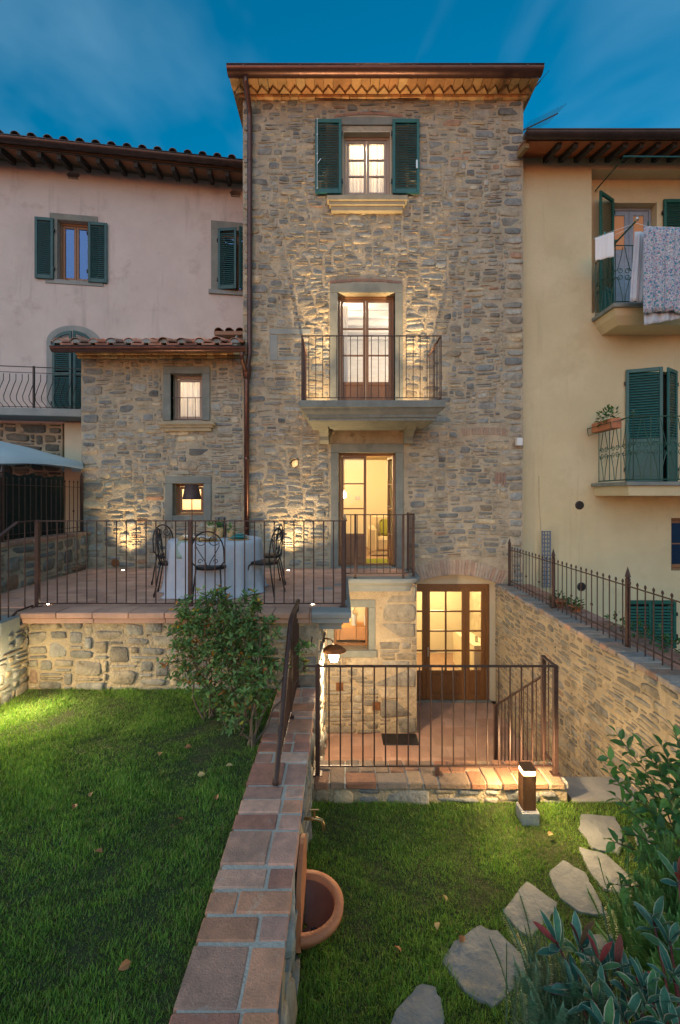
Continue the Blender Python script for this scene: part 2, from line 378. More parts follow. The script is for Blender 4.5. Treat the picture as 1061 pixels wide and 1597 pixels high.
def masonry(parent, Wd, H, fr, holes=(), cell=(.055, .04), gap=.011, prot=.016, amp=.03, seed=1, quoin=(False, False), nbig=300, wr=(2, 8), hr=(.42, .30, .18, .10), bright=1., skip=.25, vis=None, sq=(.25, .6), pal=None, palw=None, mix=0.):
    rg = random.Random(seed); rs = layout(Wd, H, cell[0], cell[1], holes, rg, wr, hr, quoin, skip)
    def size(r):
        a = (r[1]-r[0])*(r[3]-r[2])
        if vis: a *= vis((r[0]+r[1])/2, (r[2]+r[3])/2)
        return a
    rs.sort(key=size, reverse=True)
    rest = MB()
    for i, r in enumerate(rs):
        c = rg.choices(pal or PAL, palw or (PALW if pal is None else None))[0]; c = tuple(lerp(q, z, mix) for q, z in zip(c, (.26, .215, .15))); b = bright*rg.uniform(.72, 1.3); c = tuple(q*b for q in c)
        if i < nbig:
            m = MB()
            if stone_geo(m, r, fr, rg, gap, prot, amp, seed*1.7, c, sq): part('stone', m, M['stone'], parent, smooth=True)
        else: stone_geo(rest, r, fr, rg, gap, prot, amp, seed*1.7, c, sq)
    if rest.v: part('small_stones', rest, M['stone'], parent, smooth=True, kind='stuff')
V3 = Vector
def lerp(a, b, t): return a+(b-a)*t
def wall_holes(Wd, H, holes, th, fr):      # a slab with openings; its front face on the plane of fr, thickness behind
    O, U, V, N = fr; us = sorted({0, Wd, *[h[0] for h in holes], *[h[1] for h in holes]}); vs_ = sorted({0, H, *[h[2] for h in holes], *[h[3] for h in holes]})
    us = [u for u in us if 0 <= u <= Wd]; vs_ = [v for v in vs_ if 0 <= v <= H]
    # long cells are split so that warped light stays even
    m = MB(); idx = {}
    def P(u, v, d):
        k = (round(u, 5), round(v, 5), d)
        if k not in idx: idx[k] = len(m.v); m.v.append(tuple(O+U*u+V*v-N*(th if d else 0))); m.c.append((1, 1, 1))
        return idx[k]
    def solid(i, j):
        if i < 0 or j < 0 or i >= len(us)-1 or j >= len(vs_)-1: return False
        cu, cv = (us[i]+us[i+1])/2, (vs_[j]+vs_[j+1])/2
        return not any(h[0] < cu < h[1] and h[2] < cv < h[3] for h in holes)
    for i in range(len(us)-1):
        for j in range(len(vs_)-1):
            if not solid(i, j): continue
            a, b, c, d = us[i], us[i+1], vs_[j], vs_[j+1]
            m.f.append((P(a,c,0),P(b,c,0),P(b,d,0),P(a,d,0))); m.f.append((P(a,c,1),P(a,d,1),P(b,d,1),P(b,c,1)))
            if not solid(i-1, j): m.f.append((P(a,c,0),P(a,d,0),P(a,d,1),P(a,c,1)))
            if not solid(i+1, j): m.f.append((P(b,c,0),P(b,c,1),P(b,d,1),P(b,d,0)))
            if not solid(i, j-1): m.f.append((P(a,c,0),P(a,c,1),P(b,c,1),P(b,c,0)))
            if not solid(i, j+1): m.f.append((P(a,d,0),P(b,d,0),P(b,d,1),P(a,d,1)))
    return m
def room(parent, x0, x1, y0, y1, z0, z1, mw, mf=None, mc=None):      # inside faces, open towards the window wall
    m = MB(); m.add([(x0,y0,z0),(x0,y1,z0),(x0,y1,z1),(x0,y0,z1),(x1,y0,z0),(x1,y1,z0),(x1,y1,z1),(x1,y0,z1)], [(0,1,2,3),(4,7,6,5),(1,5,6,2)])
    part('room_wall', m, mw, parent)
    part('room_floor', MB().box(x0, x1, y0, y1, z0-.05, z0), mf or M['cottojoint'], parent)
    part('room_ceiling', MB().box(x0, x1, y0, y1, z1, z1+.05), mc or mw, parent)
def frame_bars(m, x0, x1, z0, z1, y0, y1, w, wb=None, wt=None):
    wb = wb or w; wt = wt or w
    m.cbox(x0, x0+w, y0, y1, z0, z1, .004); m.cbox(x1-w, x1, y0, y1, z0, z1, .004)
    m.cbox(x0+w, x1-w, y0, y1, z0, z0+wb, .004); m.cbox(x0+w, x1-w, y0, y1, z1-wt, z1, .004)
def sash(parent, x0, x1, z0, z1, y, mat, cols=1, rows=3, panel=0., st=.055, name='window_leaf', glass='glass', bar=.025, th=.045):
    m = MB(); frame_bars(m, x0, x1, z0, z1, y, y+th, st, wb=st*1.2)
    gx0, gx1, gz0, gz1 = x0+st, x1-st, z0+st*1.2, z1-st
    if panel:
        m.cbox(gx0, gx1, y, y+th, gz0+panel, gz0+panel+.06, .004); pz = gz0+panel; gz0 = pz+.06
    for c in range(1, cols):
        xm = gx0+(gx1-gx0)*c/cols; m.cbox(xm-bar/2, xm+bar/2, y+.002, y+th-.002, gz0, gz1, .003)
    for r in range(1, rows):
        zm = gz0+(gz1-gz0)*r/rows
        for c in range(cols):
            a = gx0+(gx1-gx0)*c/cols+(bar/2 if c else 0); b = gx0+(gx1-gx0)*(c+1)/cols-(bar/2 if c < cols-1 else 0)
            m.cbox(a, b, y+.003, y+th-.003, zm-bar/2, zm+bar/2, .003)
    o = part(name, m, mat, parent)
    if panel:
        pm = MB(); pm.box(gx0, gx1, y+.018, y+th-.012, pz-panel, pz); pm.cbox(gx0+.04, gx1-.04, y+.006, y+.018, pz-panel+.04, pz-.04, .01)
        part('panel', pm, mat, o)
    for c in range(cols):
        for r in range(rows):
            a = gx0+(gx1-gx0)*c/cols; b = gx0+(gx1-gx0)*(c+1)/cols; c0 = gz0+(gz1-gz0)*r/rows; c1 = gz0+(gz1-gz0)*(r+1)/rows
            part('pane', MB().box(a+.002, b-.002, y+th/2-.003, y+th/2+.003, c0+.002, c1-.002), M[glass], o)
    return o
SL = {}
def shutter(parent, x, z0, w_, h, y, rz, mat, side=1, slat=.045, lower=0., arch=0.):
    # hinged on x, reaching side*w_ before it is turned by rz about the hinge; rails, slats as sub-parts
    m = MB(); st = .055; t = .035; sg = side
    def bx(a, b, c, d, e=0, f=t): m.cbox(min(sg*a, sg*b), max(sg*a, sg*b), -f, -e, c, d, .004)
    top = h
    if arch:
        nseg = 6      # curved head, higher at the meeting side
        prev = None
        for i in range(nseg):
            a, b = st+(w_-2*st)*i/nseg, st+(w_-2*st)*(i+1)/nseg
            za = h-arch*(1-math.sin(math.acos(max(0, 1-a/w_)))); zb = h-arch*(1-math.sin(math.acos(max(0, 1-b/w_))))
            pl = [(sg*a, za-.07), (sg*b, zb-.07), (sg*b, zb), (sg*a, za)]
            m.prism(pl, 'y', -t, 0)
        zs = h-arch*(1-math.sin(math.acos(1-st/w_)))
        bx(0, st, 0, zs-.02); bx(w_-st, w_, 0, h)
    else:
        bx(0, st, 0, h); bx(w_-st, w_, 0, h); bx(st, w_-st, h-.07, h)
    bx(st, w_-st, 0, .09)
    mid = h*.46 if not lower else lower
    if lower or arch: bx(st, w_-st, mid, mid+.07)
    if lower: bx(st, w_-st, .09, lower, .008, t-.01)
    c = (x, y, z0); o = link('shutter', mesh_of(m, mat, 'shutter'), c, parent); o.rotation_euler = (0, 0, rz)
    lw = w_-2*st
    key = (round(lw, 3), mat.name)
    if key not in SL:
        s = MB(); s.add([(-lw/2,-.016,-.018),(lw/2,-.016,-.018),(lw/2,.012,.014),(-lw/2,.012,.014),(-lw/2,-.016,-.011),(lw/2,-.016,-.011),(lw/2,.012,.021),(-lw/2,.012,.021)],
                        [(0,3,2,1),(4,5,6,7),(0,1,5,4),(1,2,6,5),(2,3,7,6),(3,0,4,7)])
        SL[key] = mesh_of(s, mat, 'slat')
    zz = (lower+.07 if lower else .09)+.03; ztop = h-.07-arch*.9
    while zz < ztop-.02:
        if not arch or not (mid-.03 < zz < mid+.095):
            q = bpy.data.objects.new('slat', SL[key]); COL.objects.link(q); q.parent = o; q.location = (sg*w_/2, -t/2, zz)
        zz += slat
    hg = MB()
    for hz in (.2, h-.3): hg.cbox(-.015*sg-.012, -.015*sg+.012, -t-.006, .004, hz, hz+.07, .003)
    q = link('hinge', mesh_of(hg, M['black'], 'hinge'), (0, 0, 0), None); q.parent = o; q.location = (0, 0, 0)
    return o
def railing(parent, p0, p1, h, mat, sp=.12, bot=.03, rail=(.02, .008), br=.007, posts=(0, 1), postw=.018, post_base=True, skip_ends=True, round_=False):
    # p0, p1: foot points (x, y, z); rails follow the slope, bars stay upright
    p0, p1 = V3(p0), V3(p1); d = p1-p0; Lh = math.hypot(d.x, d.y); up = V3((0, 0, 1)); sid = d.cross(up).normalized()
    def bar(za, hw, hh):
        m = MB(); a, b = p0+up*za, p1+up*za
        vs = [q+sid*s*hw+up*t*hh for q in (a, b) for s, t in ((-1, -1), (1, -1), (1, 1), (-1, 1))]
        m.add(vs, [(0,1,2,3),(7,6,5,4),(0,4,5,1),(1,5,6,2),(2,6,7,3),(3,7,4,0)]); return m
    if round_: part('handrail', MB().tube([p0+up*h, p1+up*h], .022, 8), mat, parent, smooth=True)
    else: part('top_rail', bar(h, *rail), mat, parent)
    part('bottom_rail', bar(bot, rail[0]*.6, rail[1]), mat, parent)
    n = max(1, round(Lh/sp)); first = None
    for i in range(1, n) if skip_ends else range(n+1):
        q = p0+d*(i/n); c = q+up*((h+bot)/2)
        if first is None:
            hh = (h-bot)/2; m = MB().tube([(0, 0, -hh), (0, 0, hh)], br, 6); first = link('baluster', mesh_of(m, mat, 'baluster'), c, parent)
        else: again(first, c, parent)
    pf = None
    for t in posts:
        q = p0+d*t; c = q+up*(h/2)
        if pf is None:
            m = MB().cbox(-postw, postw, -postw, postw, -h/2-.01, h/2+.012, .003)
            if post_base: m.cbox(-postw*2, postw*2, -postw*2, postw*2, -h/2-.01, -h/2+.004, .002)
            pf = link('post', mesh_of(m, mat, 'post'), c, parent)
        else: again(pf, c, parent)
def bricks_row(parent, pts, mat, name='brick'):
    pass
def brick(x0, x1, y0, y1, z0, z1, pal, rg, jit=.004, b=.006, uneven=True):
    m = MB(); j = lambda: rg.uniform(-jit, jit)
    m.cbox(x0+j(), x1+j(), y0+j(), y1+j(), z0, z1+j(), b)
    if uneven: m.v = [(p[0]+rg.uniform(-1, 1)*b*.4, p[1]+rg.uniform(-1, 1)*b*.4, p[2]+rg.uniform(-1, 1)*b*.4) for p in m.v]
    c = rg.choice(pal); k = rg.uniform(.78, 1.2); m.c = [tuple(q*k for q in c)]*len(m.v); return m
REDS = [(.46,.21,.14), (.54,.27,.17), (.40,.19,.14), (.54,.32,.24), (.47,.27,.21), (.50,.34,.27), (.50,.24,.14)]
GREYB = [(.30,.27,.24), (.33,.26,.21), (.27,.26,.25), (.36,.24,.18), (.31,.28,.25)]
SANDB = [(.36,.25,.16), (.34,.19,.12), (.40,.29,.19), (.28,.20,.14), (.36,.17,.10), (.30,.16,.10), (.24,.19,.15)]
# ================================================================ SETTING
LG = -.65      # lower lawn level
TZ = .93       # terrace level
CF = -1.72     # sunken court floor
FY = 8.5       # facade plane of the stone house
structure('ground', MB().box(-90, 90, -60, 160, -2.1, -1.9), M['asphalt'])
def bumpy(x0, x1, y0, y1, z, n, m, amp, mat, name, bottom):
    mb = MB(); vs = []
    for j in range(m+1):
        for i in range(n+1):
            x, y = lerp(x0, x1, i/n), lerp(y0, y1, j/m); vs.append((x, y, z+amp*noise.noise(V3((x*1.3, y*1.3, 3)))))
    fs = [(j*(n+1)+i, j*(n+1)+i+1, (j+1)*(n+1)+i+1, (j+1)*(n+1)+i) for j in range(m) for i in range(n)]
    mb.add(vs, fs); b = len(mb.v)
    mb.box(x0, x1, y0, y1, bottom, z-amp-.02)
    return structure(name, mb, mat, True)
bumpy(-3.72, -.72, -3, 5.30, 0, 40, 80, .02, M['soil'], 'upper_lawn', -1.9)
bumpy(-.28, 2.12, -3, 4.30, LG, 30, 80, .015, M['soil'], 'lower_lawn', -1.9)
bumpy(2.12, 2.96, -3, 4.30, LG, 12, 80, .015, M['soil'], 'planting_bed', -1.9)
structure('neighbour_yard', MB().box(-12, -4.86, 3, 9.6, -1.9, .88), M['asphalt'])
structure('side_yard', MB().box(3.6, 14, -3, 8.7, -1.9, -1.0), M['asphalt'])
structure('yard_beyond_terrace', MB().box(-12, -4.9, -3, 3, -1.9, 0), M['soil'])

# terrace floor: slab and clay tiles
tf = MB(); tf.box(-4.75, -.02, 5.30, 8.50, TZ-.13, TZ-.012); tf.box(-.02, 1.24, 7.52, 8.5, TZ-.13, TZ-.012)
tfo = structure('terrace_floor', tf, M['cottojoint'])
rg = random.Random(3); tiles = MB()
def tile_field(mb, x0, x1, y0, y1, z, tw, tl, rg, pal, gap=.005):
    j = 0; y = y0
    while y < y1-.02:
        x = x0-(tl/2 if j % 2 else 0); ye = min(y+tw-gap, y1)
        while x < x1-.02:
            a, b = max(x, x0), min(x+tl-gap, x1)
            if b-a > .02:
                c = rg.choice(pal); k = rg.uniform(.9, 1.1); dz = rg.uniform(-.001, .001)
                mb.box(a, b, y, ye, z-.012, z+dz, tuple(q*k for q in c))
            x += tl
        y += tw; j += 1
COT = [(.46,.27,.195), (.49,.29,.21), (.43,.245,.18), (.50,.31,.235)]
tile_field(tiles, -4.74, .02, 5.50, 8.49, TZ, .15, .30, rg, COT); tile_field(tiles, .04, 1.2, 7.6, 8.49, TZ, .15, .30, rg, COT)
part('floor_tiles', tiles, M['cotto'], tfo, kind='stuff')
cf = structure('court_floor', MB().box(-.26, 2.96, 4.3, 8.95, CF-.1, CF-.012), M['cottojoint'])
ct = MB(); CO2 = [(.36,.215,.15), (.38,.23,.165), (.35,.20,.14), (.39,.245,.18)]
tile_field(ct, -.25, 2.95, 6.0, 8.78, CF, .30, .30, rg, CO2, .003); part('floor_tiles', ct, M['cotto'], cf, kind='stuff')
# stair down to the court, with the grey landing slab at lawn level
st = structure('court_stair', MB().box(2.24, 2.945, 4.30, 4.68, LG-.10, LG+.012), M['path'])
for k in range(6):
    part('step', MB().cbox(2.15, 2.945, 4.68+k*.26, 4.94+k*.26+.02, CF+.001, LG-(k+1)*.1783+.012, .01), M['path'], st)
# stair down beside the terrace, on the far left
ls = structure('garden_stair', MB().box(-5.2, -3.80, 2.2, 2.5, -.1, .0), M['serena_blue'])
for k in range(6):
    part('step', MB().cbox(-5.2, -3.70, 5.20-(k+1)*.31, 5.20-k*.31+(.02 if k else 0), -.1, TZ-.02-k*.155, .012), M['serena_blue'], ls)

# ================================================================ STONE HOUSE (tower)
HX0, HX1 = -1.84, 3.47
H0 = V3((HX0, FY, CF)); HW = HX1-HX0; HH = 9.845-CF
def hol(px0, px1, py0, py1, D=FY): return (X(px0, D)-HX0, X(px1, D)-HX0, Z(py1, D)-CF, Z(py0, D)-CF)
house = thing('stone_house', 'tall rubble stone house with gutter, balcony and lit French doors in the middle', 'house', (0.8, FY, CF))
o_top = hol(535, 610, 205, 303); o_mid = hol(527, 616, 457, 650); o_low = hol(528, 617, 706, 884)
arch = (1.33-HX0, 3.05-HX0, 0, .84-CF); o_round = hol(452, 466, 715, 729)
fr = (H0, V3((1,0,0)), V3((0,0,1)), V3((0,-1,0)))
part('front_wall', wall_holes(HW, HH, [o_top, o_mid, o_low, arch, o_round], .35, fr), M['mortar'], house)
sw = MB(); sw.box(HX0, HX0+.35, FY+.36, 13, CF, 9.84); sw.box(HX1-.35, HX1, FY+.36, 13, CF, 9.84); sw.box(HX0, HX1, 13.01, 13.3, CF, 9.84)
part('side_wall', sw, M['mortar'], house)
def grow(h, l, r, b, t): return (h[0]-l, h[1]+r, h[2]-b, h[3]+t)
keep = [hol(509, 637, 183, 326), hol(513, 630, 441, 700), hol(513, 637, 690, 890), (arch[0]-.2, arch[1]+.2, 0, 1.13-CF), grow(o_round, .03, .03, .03, .03),
        hol(420, 486, 512, 522), hol(420, 434, 522, 563), hol(434, 470, 555, 563), hol(720, 792, 664, 682), hol(512, 628, 433, 443), hol(512, 632, 176, 184), (0, 3.13, 0, TZ-CF+.02), (0, HW, 0, -.2-CF)]
masonry(house, HW, HH, fr, keep, seed=11, quoin=(True, True), nbig=300, amp=.036, prot=.011, gap=.010, bright=1.35, hr=(.44,.28,.18,.10), wr=(2,9), cell=(.055,.036), skip=.15)
def face_box(parent, name, px0, px1, py0, py1, mat, y0=FY-.03, y1=FY, D=None, b=.006, label=None):
    D = D or y0; return part(name, MB().cbox(X(px0, D), X(px1, D), y0, y1, Z(py1, D), Z(py0, D), b), mat, parent, label=label)
face_box(house, 'old_opening_stone', 421, 485, 513, 521, M['serena_blue'], FY-.012); face_box(house, 'old_opening_stone', 421, 433, 522, 562, M['serena_blue'], FY-.012); face_box(house, 'old_opening_stone', 434, 469, 556, 562, M['serena_blue'], FY-.012)
def arc_bricks(parent, cx, cz, rx, a0, a1, n, y0, y1, ln, pal, rg, mat='brick', name='brick'):
    # voussoirs standing on a circle of radius rx centred on (cx, cz)
    for i in range(n):
        a = lerp(a0, a1, (i+.5)/n); wd = rx*abs(a1-a0)/n-.008; m = MB()
        m.cbox(-wd/2, wd/2, y0, y1, 0, ln*rg.uniform(.9, 1.03), .005)
        c = rg.choice(pal); m.c = [c]*len(m.v); th = math.pi/2-a; 
        m.v = [(cx+(rx+v[2])*math.sin(th)+v[0]*math.cos(th), v[1]+rg.uniform(-.001, .001), cz+(rx+v[2])*math.cos(th)-v[0]*math.sin(th)) for v in m.v]
        part(name, m, M[mat], parent)
def seg(x0, x1, zs, rise):      # segmental arch: centre, radius, start and end angle
    c = (x1-x0)/2; r = (c*c+rise*rise)/(2*rise); a = math.asin(c/r); return (x0+x1)/2, zs+rise-r, r, math.pi/2+a, math.pi/2-a
PALEB = [(.36,.29,.24), (.40,.31,.25), (.35,.25,.20), (.38,.33,.28)]
ax, az, ar, aa, ab = seg(1.33, 3.05, .60, .20)
sp = [(1.33, .842)]+[(1.33, .60)]+[(ax+ar*math.cos(lerp(aa, ab, i/16)), az+ar*math.sin(lerp(aa, ab, i/16))) for i in range(1, 16)]+[(3.05, .60), (3.05, .842)]
spm = MB()
for i in range(len(sp)-3):
    a, b = sp[i+1], sp[i+2]; spm.prism([a, b, (b[0], .842), (a[0], .842)], 'y', FY+.004, FY+.33)
part('arch_lintel', spm, M['mortar'], house)
arc_bricks(house, ax, az, ar+.005, aa+.01, ab-.01, 34, FY-.014, FY+.05, .29, PALEB, rg)
c1 = seg(X(720, FY), X(792, FY), Z(680, FY), .03); arc_bricks(house, c1[0], c1[1], c1[2], c1[3], c1[4], 17, FY-.012, FY+.03, .14, [(.36,.27,.21), (.38,.30,.23), (.34,.24,.18)], rg)
for q in ((514, 626, 443, .05), (522, 628, 184, .06)):
    cc = seg(X(q[0], FY), X(q[1], FY), Z(q[2], FY), q[3]); arc_bricks(house, cc[0], cc[1], cc[2], cc[3], cc[4], 9, FY-.010, FY+.03, .055, [(.36,.2,.14), (.33,.2,.15)], rg)
for i in range(4): part('brick', brick(X(772, FY)+i*.055, X(772, FY)+i*.055+.047, FY-.012, FY+.02, Z(757, FY), Z(738, FY)+rg.uniform(-.02, .02), [(.34,.24,.17), (.33,.22,.17)], rg), M['brick'], house)

# window and door surrounds of the tower
part('lintel', MB().cbox(X(521, FY), X(633, FY), FY-.028, FY+.02, Z(196, FY)-.002, Z(184, FY), .006), M['serena'], house)
def sillprof(parent, px0, px1, pz_top, pz_bot, ypr=.16, mat='sill', label=None):
    D = FY-ypr; x0, x1 = X(px0, D), X(px1, D); zt, zb = Z(pz_top, D), Z(pz_bot, D); h = zt-zb; m = MB()
    m.cbox(x0, x1, FY-ypr, FY+.05, zt-h*.35, zt, .006); m.cbox(x0+.04, x1-.04, FY-ypr+.035, FY+.01, zt-h*.62, zt-h*.35, .006); m.cbox(x0+.075, x1-.075, FY-ypr+.07, FY+.01, zb, zt-h*.62, .01)
    return part('sill', m, M[mat], parent)
sillprof(house, 510, 636, 304, 325)
wx0, wx1, wz0, wz1 = HX0+o_top[0], HX0+o_top[1], CF+o_top[2], CF+o_top[3]
# plastered reveals (front faces of the jamb are the rubble itself)
rv = MB(); rv.box(wx0, wx0+.012, FY+.0, FY+.2, wz0, wz1); rv.box(wx1-.012, wx1, FY+.0, FY+.2, wz0, wz1); rv.box(wx0+.012, wx1-.012, FY, FY+.2, wz1-.012, wz1)
part('reveal', rv, M['cream'], house)
def casement(parent, x0, x1, z0, z1, y, mat, rows=3, cols=1, leaves=2, panel=0., fw=.05, glass='glass', openr=False):
    m = MB(); frame_bars(m, x0, x1, z0, z1, y, y+.07, fw, wb=fw*.8); o = part('window_frame', m, mat, parent)
    lw = (x1-x0-2*fw)/leaves
    for i in range(leaves):
        if openr and i == leaves-1: continue
        sash(parent, x0+fw+i*lw+.003, x0+fw+(i+1)*lw-.003, z0+fw*.8+.004, z1-fw-.004, y+.012, mat, cols, rows, panel, .05, glass=glass, name='door_leaf' if panel else 'window_leaf')
    return o
casement(house, wx0+.013, wx1-.013, wz0+.03, wz1-.013, FY+.13, M['palewood'])
room(house, wx0-1.2, wx1+1.5, FY+.355, 12, 7.1, 9.6, M['room'])
def curtain(parent, x0, x1, z0, z1, y, n=40, amp=.02, mat='sheer', name='curtain', waves=9):
    m = MB(); vs = []; fs = []
    for i in range(n+1):
        t = i/n; x = lerp(x0, x1, t); yy = y+amp*math.sin(t*waves*2*math.pi)+amp*.5*math.sin(t*waves*3.7*math.pi+1)
        vs += [(x, yy, z0), (x, yy, z1), (x, yy+.003, z0), (x, yy+.003, z1)]
    for i in range(n):
        a = i*4; fs += [(a, a+4, a+5, a+1), (a+2, a+3, a+7, a+6)]
    m.add(vs, fs); return part(name, m, M[mat], parent, smooth=True)
curtain(house, wx0+.04, (wx0+wx1)/2-.02, wz0+.02, wz1-.02, FY+.3); curtain(house, (wx0+wx1)/2+.02, wx1-.04, wz0+.02, wz1-.02, FY+.3)
for sx, side, hx in ((492, 1, 535), (612, -1, 612)):
    pass
shutter(house, X(533, FY-.05), Z(303, FY-.05), X(533, FY)-X(492, FY), Z(189, FY)-Z(304, FY), FY-.05, 0, M['teal'], side=-1)
shutter(house, X(612, FY-.05), Z(303, FY-.05), X(654, FY)-X(612, FY), Z(189, FY)-Z(304, FY), FY-.05, 0, M['teal'], side=1)
bar = MB().tube([(X(495, FY-.1), FY-.095, Z(300, FY)), (X(495, FY-.1), FY-.095, Z(192, FY))], .007, 6)
for py in (192, 216, 246, 299): bar.cbox(X(495, FY-.1)-.012, X(495, FY-.1)+.012, FY-.105, FY-.083, Z(py, FY)-.012, Z(py, FY)+.012, .002)
bar.tube([(X(495, FY-.1), FY-.10, Z(262, FY)), (X(501, FY-.1), FY-.11, Z(254, FY))], .009, 5)
part('shutter_bolt', bar, M['steel'], house)
part('shutter_catch', MB().cbox(X(649, FY-.1), X(652, FY-.1), FY-.10, FY-.083, Z(268, FY), Z(255, FY), .003), M['steel'], house)
# stone surround of an opening
def surround(parent, ox0, ox1, oz0, oz1, w_, y=FY, top=None, bot=0., mat='serena', deep=.16, pr=.03):
    top = top or w_; m = MB().cbox(ox0-w_, ox0, y-pr, y+deep, oz0-bot, oz1, .006); part('jamb', m, M[mat], parent)
    part('jamb', MB().cbox(ox1, ox1+w_, y-pr, y+deep, oz0-bot, oz1, .006), M[mat], parent)
    part('lintel', MB().cbox(ox0-w_, ox1+w_, y-pr, y+deep, oz1+.001, oz1+top, .006), M[mat], parent)
    if bot: part('sill', MB().cbox(ox0+.001, ox1-.001, y-pr, y+deep, oz0-bot, oz0, .006), M[mat], parent)
# --- middle door
mx0, mx1, mz0, mz1 = HX0+o_mid[0], HX0+o_mid[1], CF+o_mid[2], CF+o_mid[3]; mz0 = 3.87
surround(house, mx0, mx1, mz0, mz1, .15, top=.17, deep=.14)
casement(house, mx0+.002, mx1-.002, mz0, mz1-.002, FY+.15, M['wood'], rows=3, panel=.47, fw=.045)
rB = (mx0-1.1, mx1+1.3, FY+.355, 12.2, mz0, 6.65)
room(house, *rB, M['room_white'], M['wood'], M['room_white'])
for k in range(7): part('ceiling_beam', MB().cbox(rB[0]+.01, rB[1]-.01, 9.0+k*.5, 9.12+k*.5, 6.5, 6.645), M['room_white'], house)
curtain(house, mx0+.05, mx0+.2, mz0+.05, mz1-.1, FY+.34, 16, .012, waves=3)
# --- lower door
dx0, dx1, dz0, dz1 = HX0+o_low[0], HX0+o_low[1], TZ+.02, CF+o_low[3]
surround(house, dx0, dx1, TZ, dz1, .145, top=.17, deep=.14)
part('threshold', MB().cbox(dx0+.001, dx1-.001, FY-.03, FY+.34, TZ-.01, TZ+.03, .005), M['serena'], house)
casement(house, dx0+.002, dx1-.002, TZ+.03, dz1-.002, FY+.15, M['wood'], rows=3, panel=.45, fw=.045, openr=True)
q = sash(house, -.44, -.005, TZ+.07, dz1-.05, 0, M['wood'], 1, 3, .45, .05, name='door_leaf')
q.location = V3((dx1-.06, FY+.2, (TZ+dz1)/2))-V3(W[house]); q.rotation_euler = (0, 0, R(-82))
# children of the swung leaf were placed by the same origin, so they turn with it
part('door_handle', MB().tube([(X(612, FY+.1), FY+.30, Z(790, FY)), (X(606, FY+.1), FY+.30, Z(790, FY))], .008, 6), M['steel'], house)
rC = (HX0+.36, HX1-.36, FY+.355, 12.2, TZ+.0, 3.5)
room(house, *rC, M['room'], M['cottojoint'], M['beamwood'])
for k in range(5): part('ceiling_beam', MB().cbox(rC[0]+.01, rC[1]-.01, 9.15+k*.75, 9.33+k*.75, 3.28, 3.495), M['beamwood'], house)
# --- round window
rx, rz_ = X(459, FY), Z(722, FY)
ring = MB(); ring.add([(rx+r_*math.cos(a), y_, rz_+r_*math.sin(a)) for y_, r_ in ((FY-.012, .088), (FY-.012, .076), (FY+.30, .076), (FY+.004, .098)) for a in [2*math.pi*k/20 for k in range(20)]],
   [(j*20+k, j*20+(k+1) % 20, (j+1)*20+(k+1) % 20, (j+1)*20+k) for j in (0, 1) for k in range(20)]+[(60+k, k, (k+1) % 20, 60+(k+1) % 20) for k in range(20)])
part('round_window_ring', ring, M['mortar'], house, smooth=True)
part('pane', MB().add([(rx+.075*math.cos(2*math.pi*k/20), FY+.2, rz_+.075*math.sin(2*math.pi*k/20)) for k in range(20)], [tuple(range(20))]), M['glass'], house)
# --- balcony of the tower
BY = FY-1.15
def loft(parent, name, out_pts, prof, mat, inner_y, caps=True, smooth=False):
    # out_pts: list of ((x, y), (nx, ny)); prof: list of (offset, z); closes inwards to a cap on top and bottom
    m = MB(); n = len(out_pts); vs = [(p[0]+d[0]*o, p[1]+d[1]*o, z) for o, z in prof for p, d in out_pts]
    fs = [(j*n+i, j*n+i+1, (j+1)*n+i+1, (j+1)*n+i) for j in range(len(prof)-1) for i in range(n-1)]
    if caps: fs += [tuple(range(n))[::-1], tuple(range((len(prof)-1)*n, len(prof)*n))]
    m.add(vs, fs); return part(name, m, M[mat], parent, smooth=smooth)
bx0, bx1 = -.52, 1.58
pts = [((bx0, FY+.02), (-1, 0)), ((bx0, BY+.15), (-1, 0)), ((bx0, BY+.15), (-1, -1)), ((bx0, BY+.15), (0, -1))][:1]+[((bx0, BY+.15), (-1, -1)), ((bx1, BY+.15), (1, -1)), ((bx1, FY+.02), (1, 0))]
slab = loft(house, 'balcony_slab', pts, [(-.06, 3.54), (0, 3.56), (0, 3.60), (.03, 3.61), (.04, 3.65), (.09, 3.70), (.11, 3.74), (.13, 3.75), (.15, 3.755), (.15, 3.855), (.14, 3.865)], 'serena', FY)
for px in (505, 641):
    xc = X(px, 8.1); m = MB()
    pr_ = [(FY+.01, 3.28), (FY-.13, 3.28), (FY-.17, 3.33), (FY-.18, 3.40), (FY-.24, 3.46), (FY-.45, 3.49), (FY-.52, 3.54), (FY+.01, 3.545)]
    m.prism(pr_, 'x', xc-.085, xc+.085); part('balcony_corbel', m, M['serena'], house)
br = thing('balcony_railing', 'thin brown iron railing round the stone balcony of the stone house', 'railing', (.5, BY+.07, 3.865))
rx0, rx1 = X(471, BY+.05), X(688, BY+.05)
railing(br, (rx0, BY+.05, 3.865), (rx1, BY+.05, 3.865), 1.07, M['iron'], .113, bot=.05, rail=(.014, .006), br=.006, postw=.010)
railing(br, (rx0, BY+.06, 3.865), (rx0, FY-.04, 3.865), 1.07, M['iron'], .113, bot=.05, rail=(.014, .006), br=.006, posts=())
railing(br, (rx1, BY+.06, 3.865), (rx1, FY-.04, 3.865), 1.07, M['iron'], .113, bot=.05, rail=(.014, .006), br=.006, posts=())
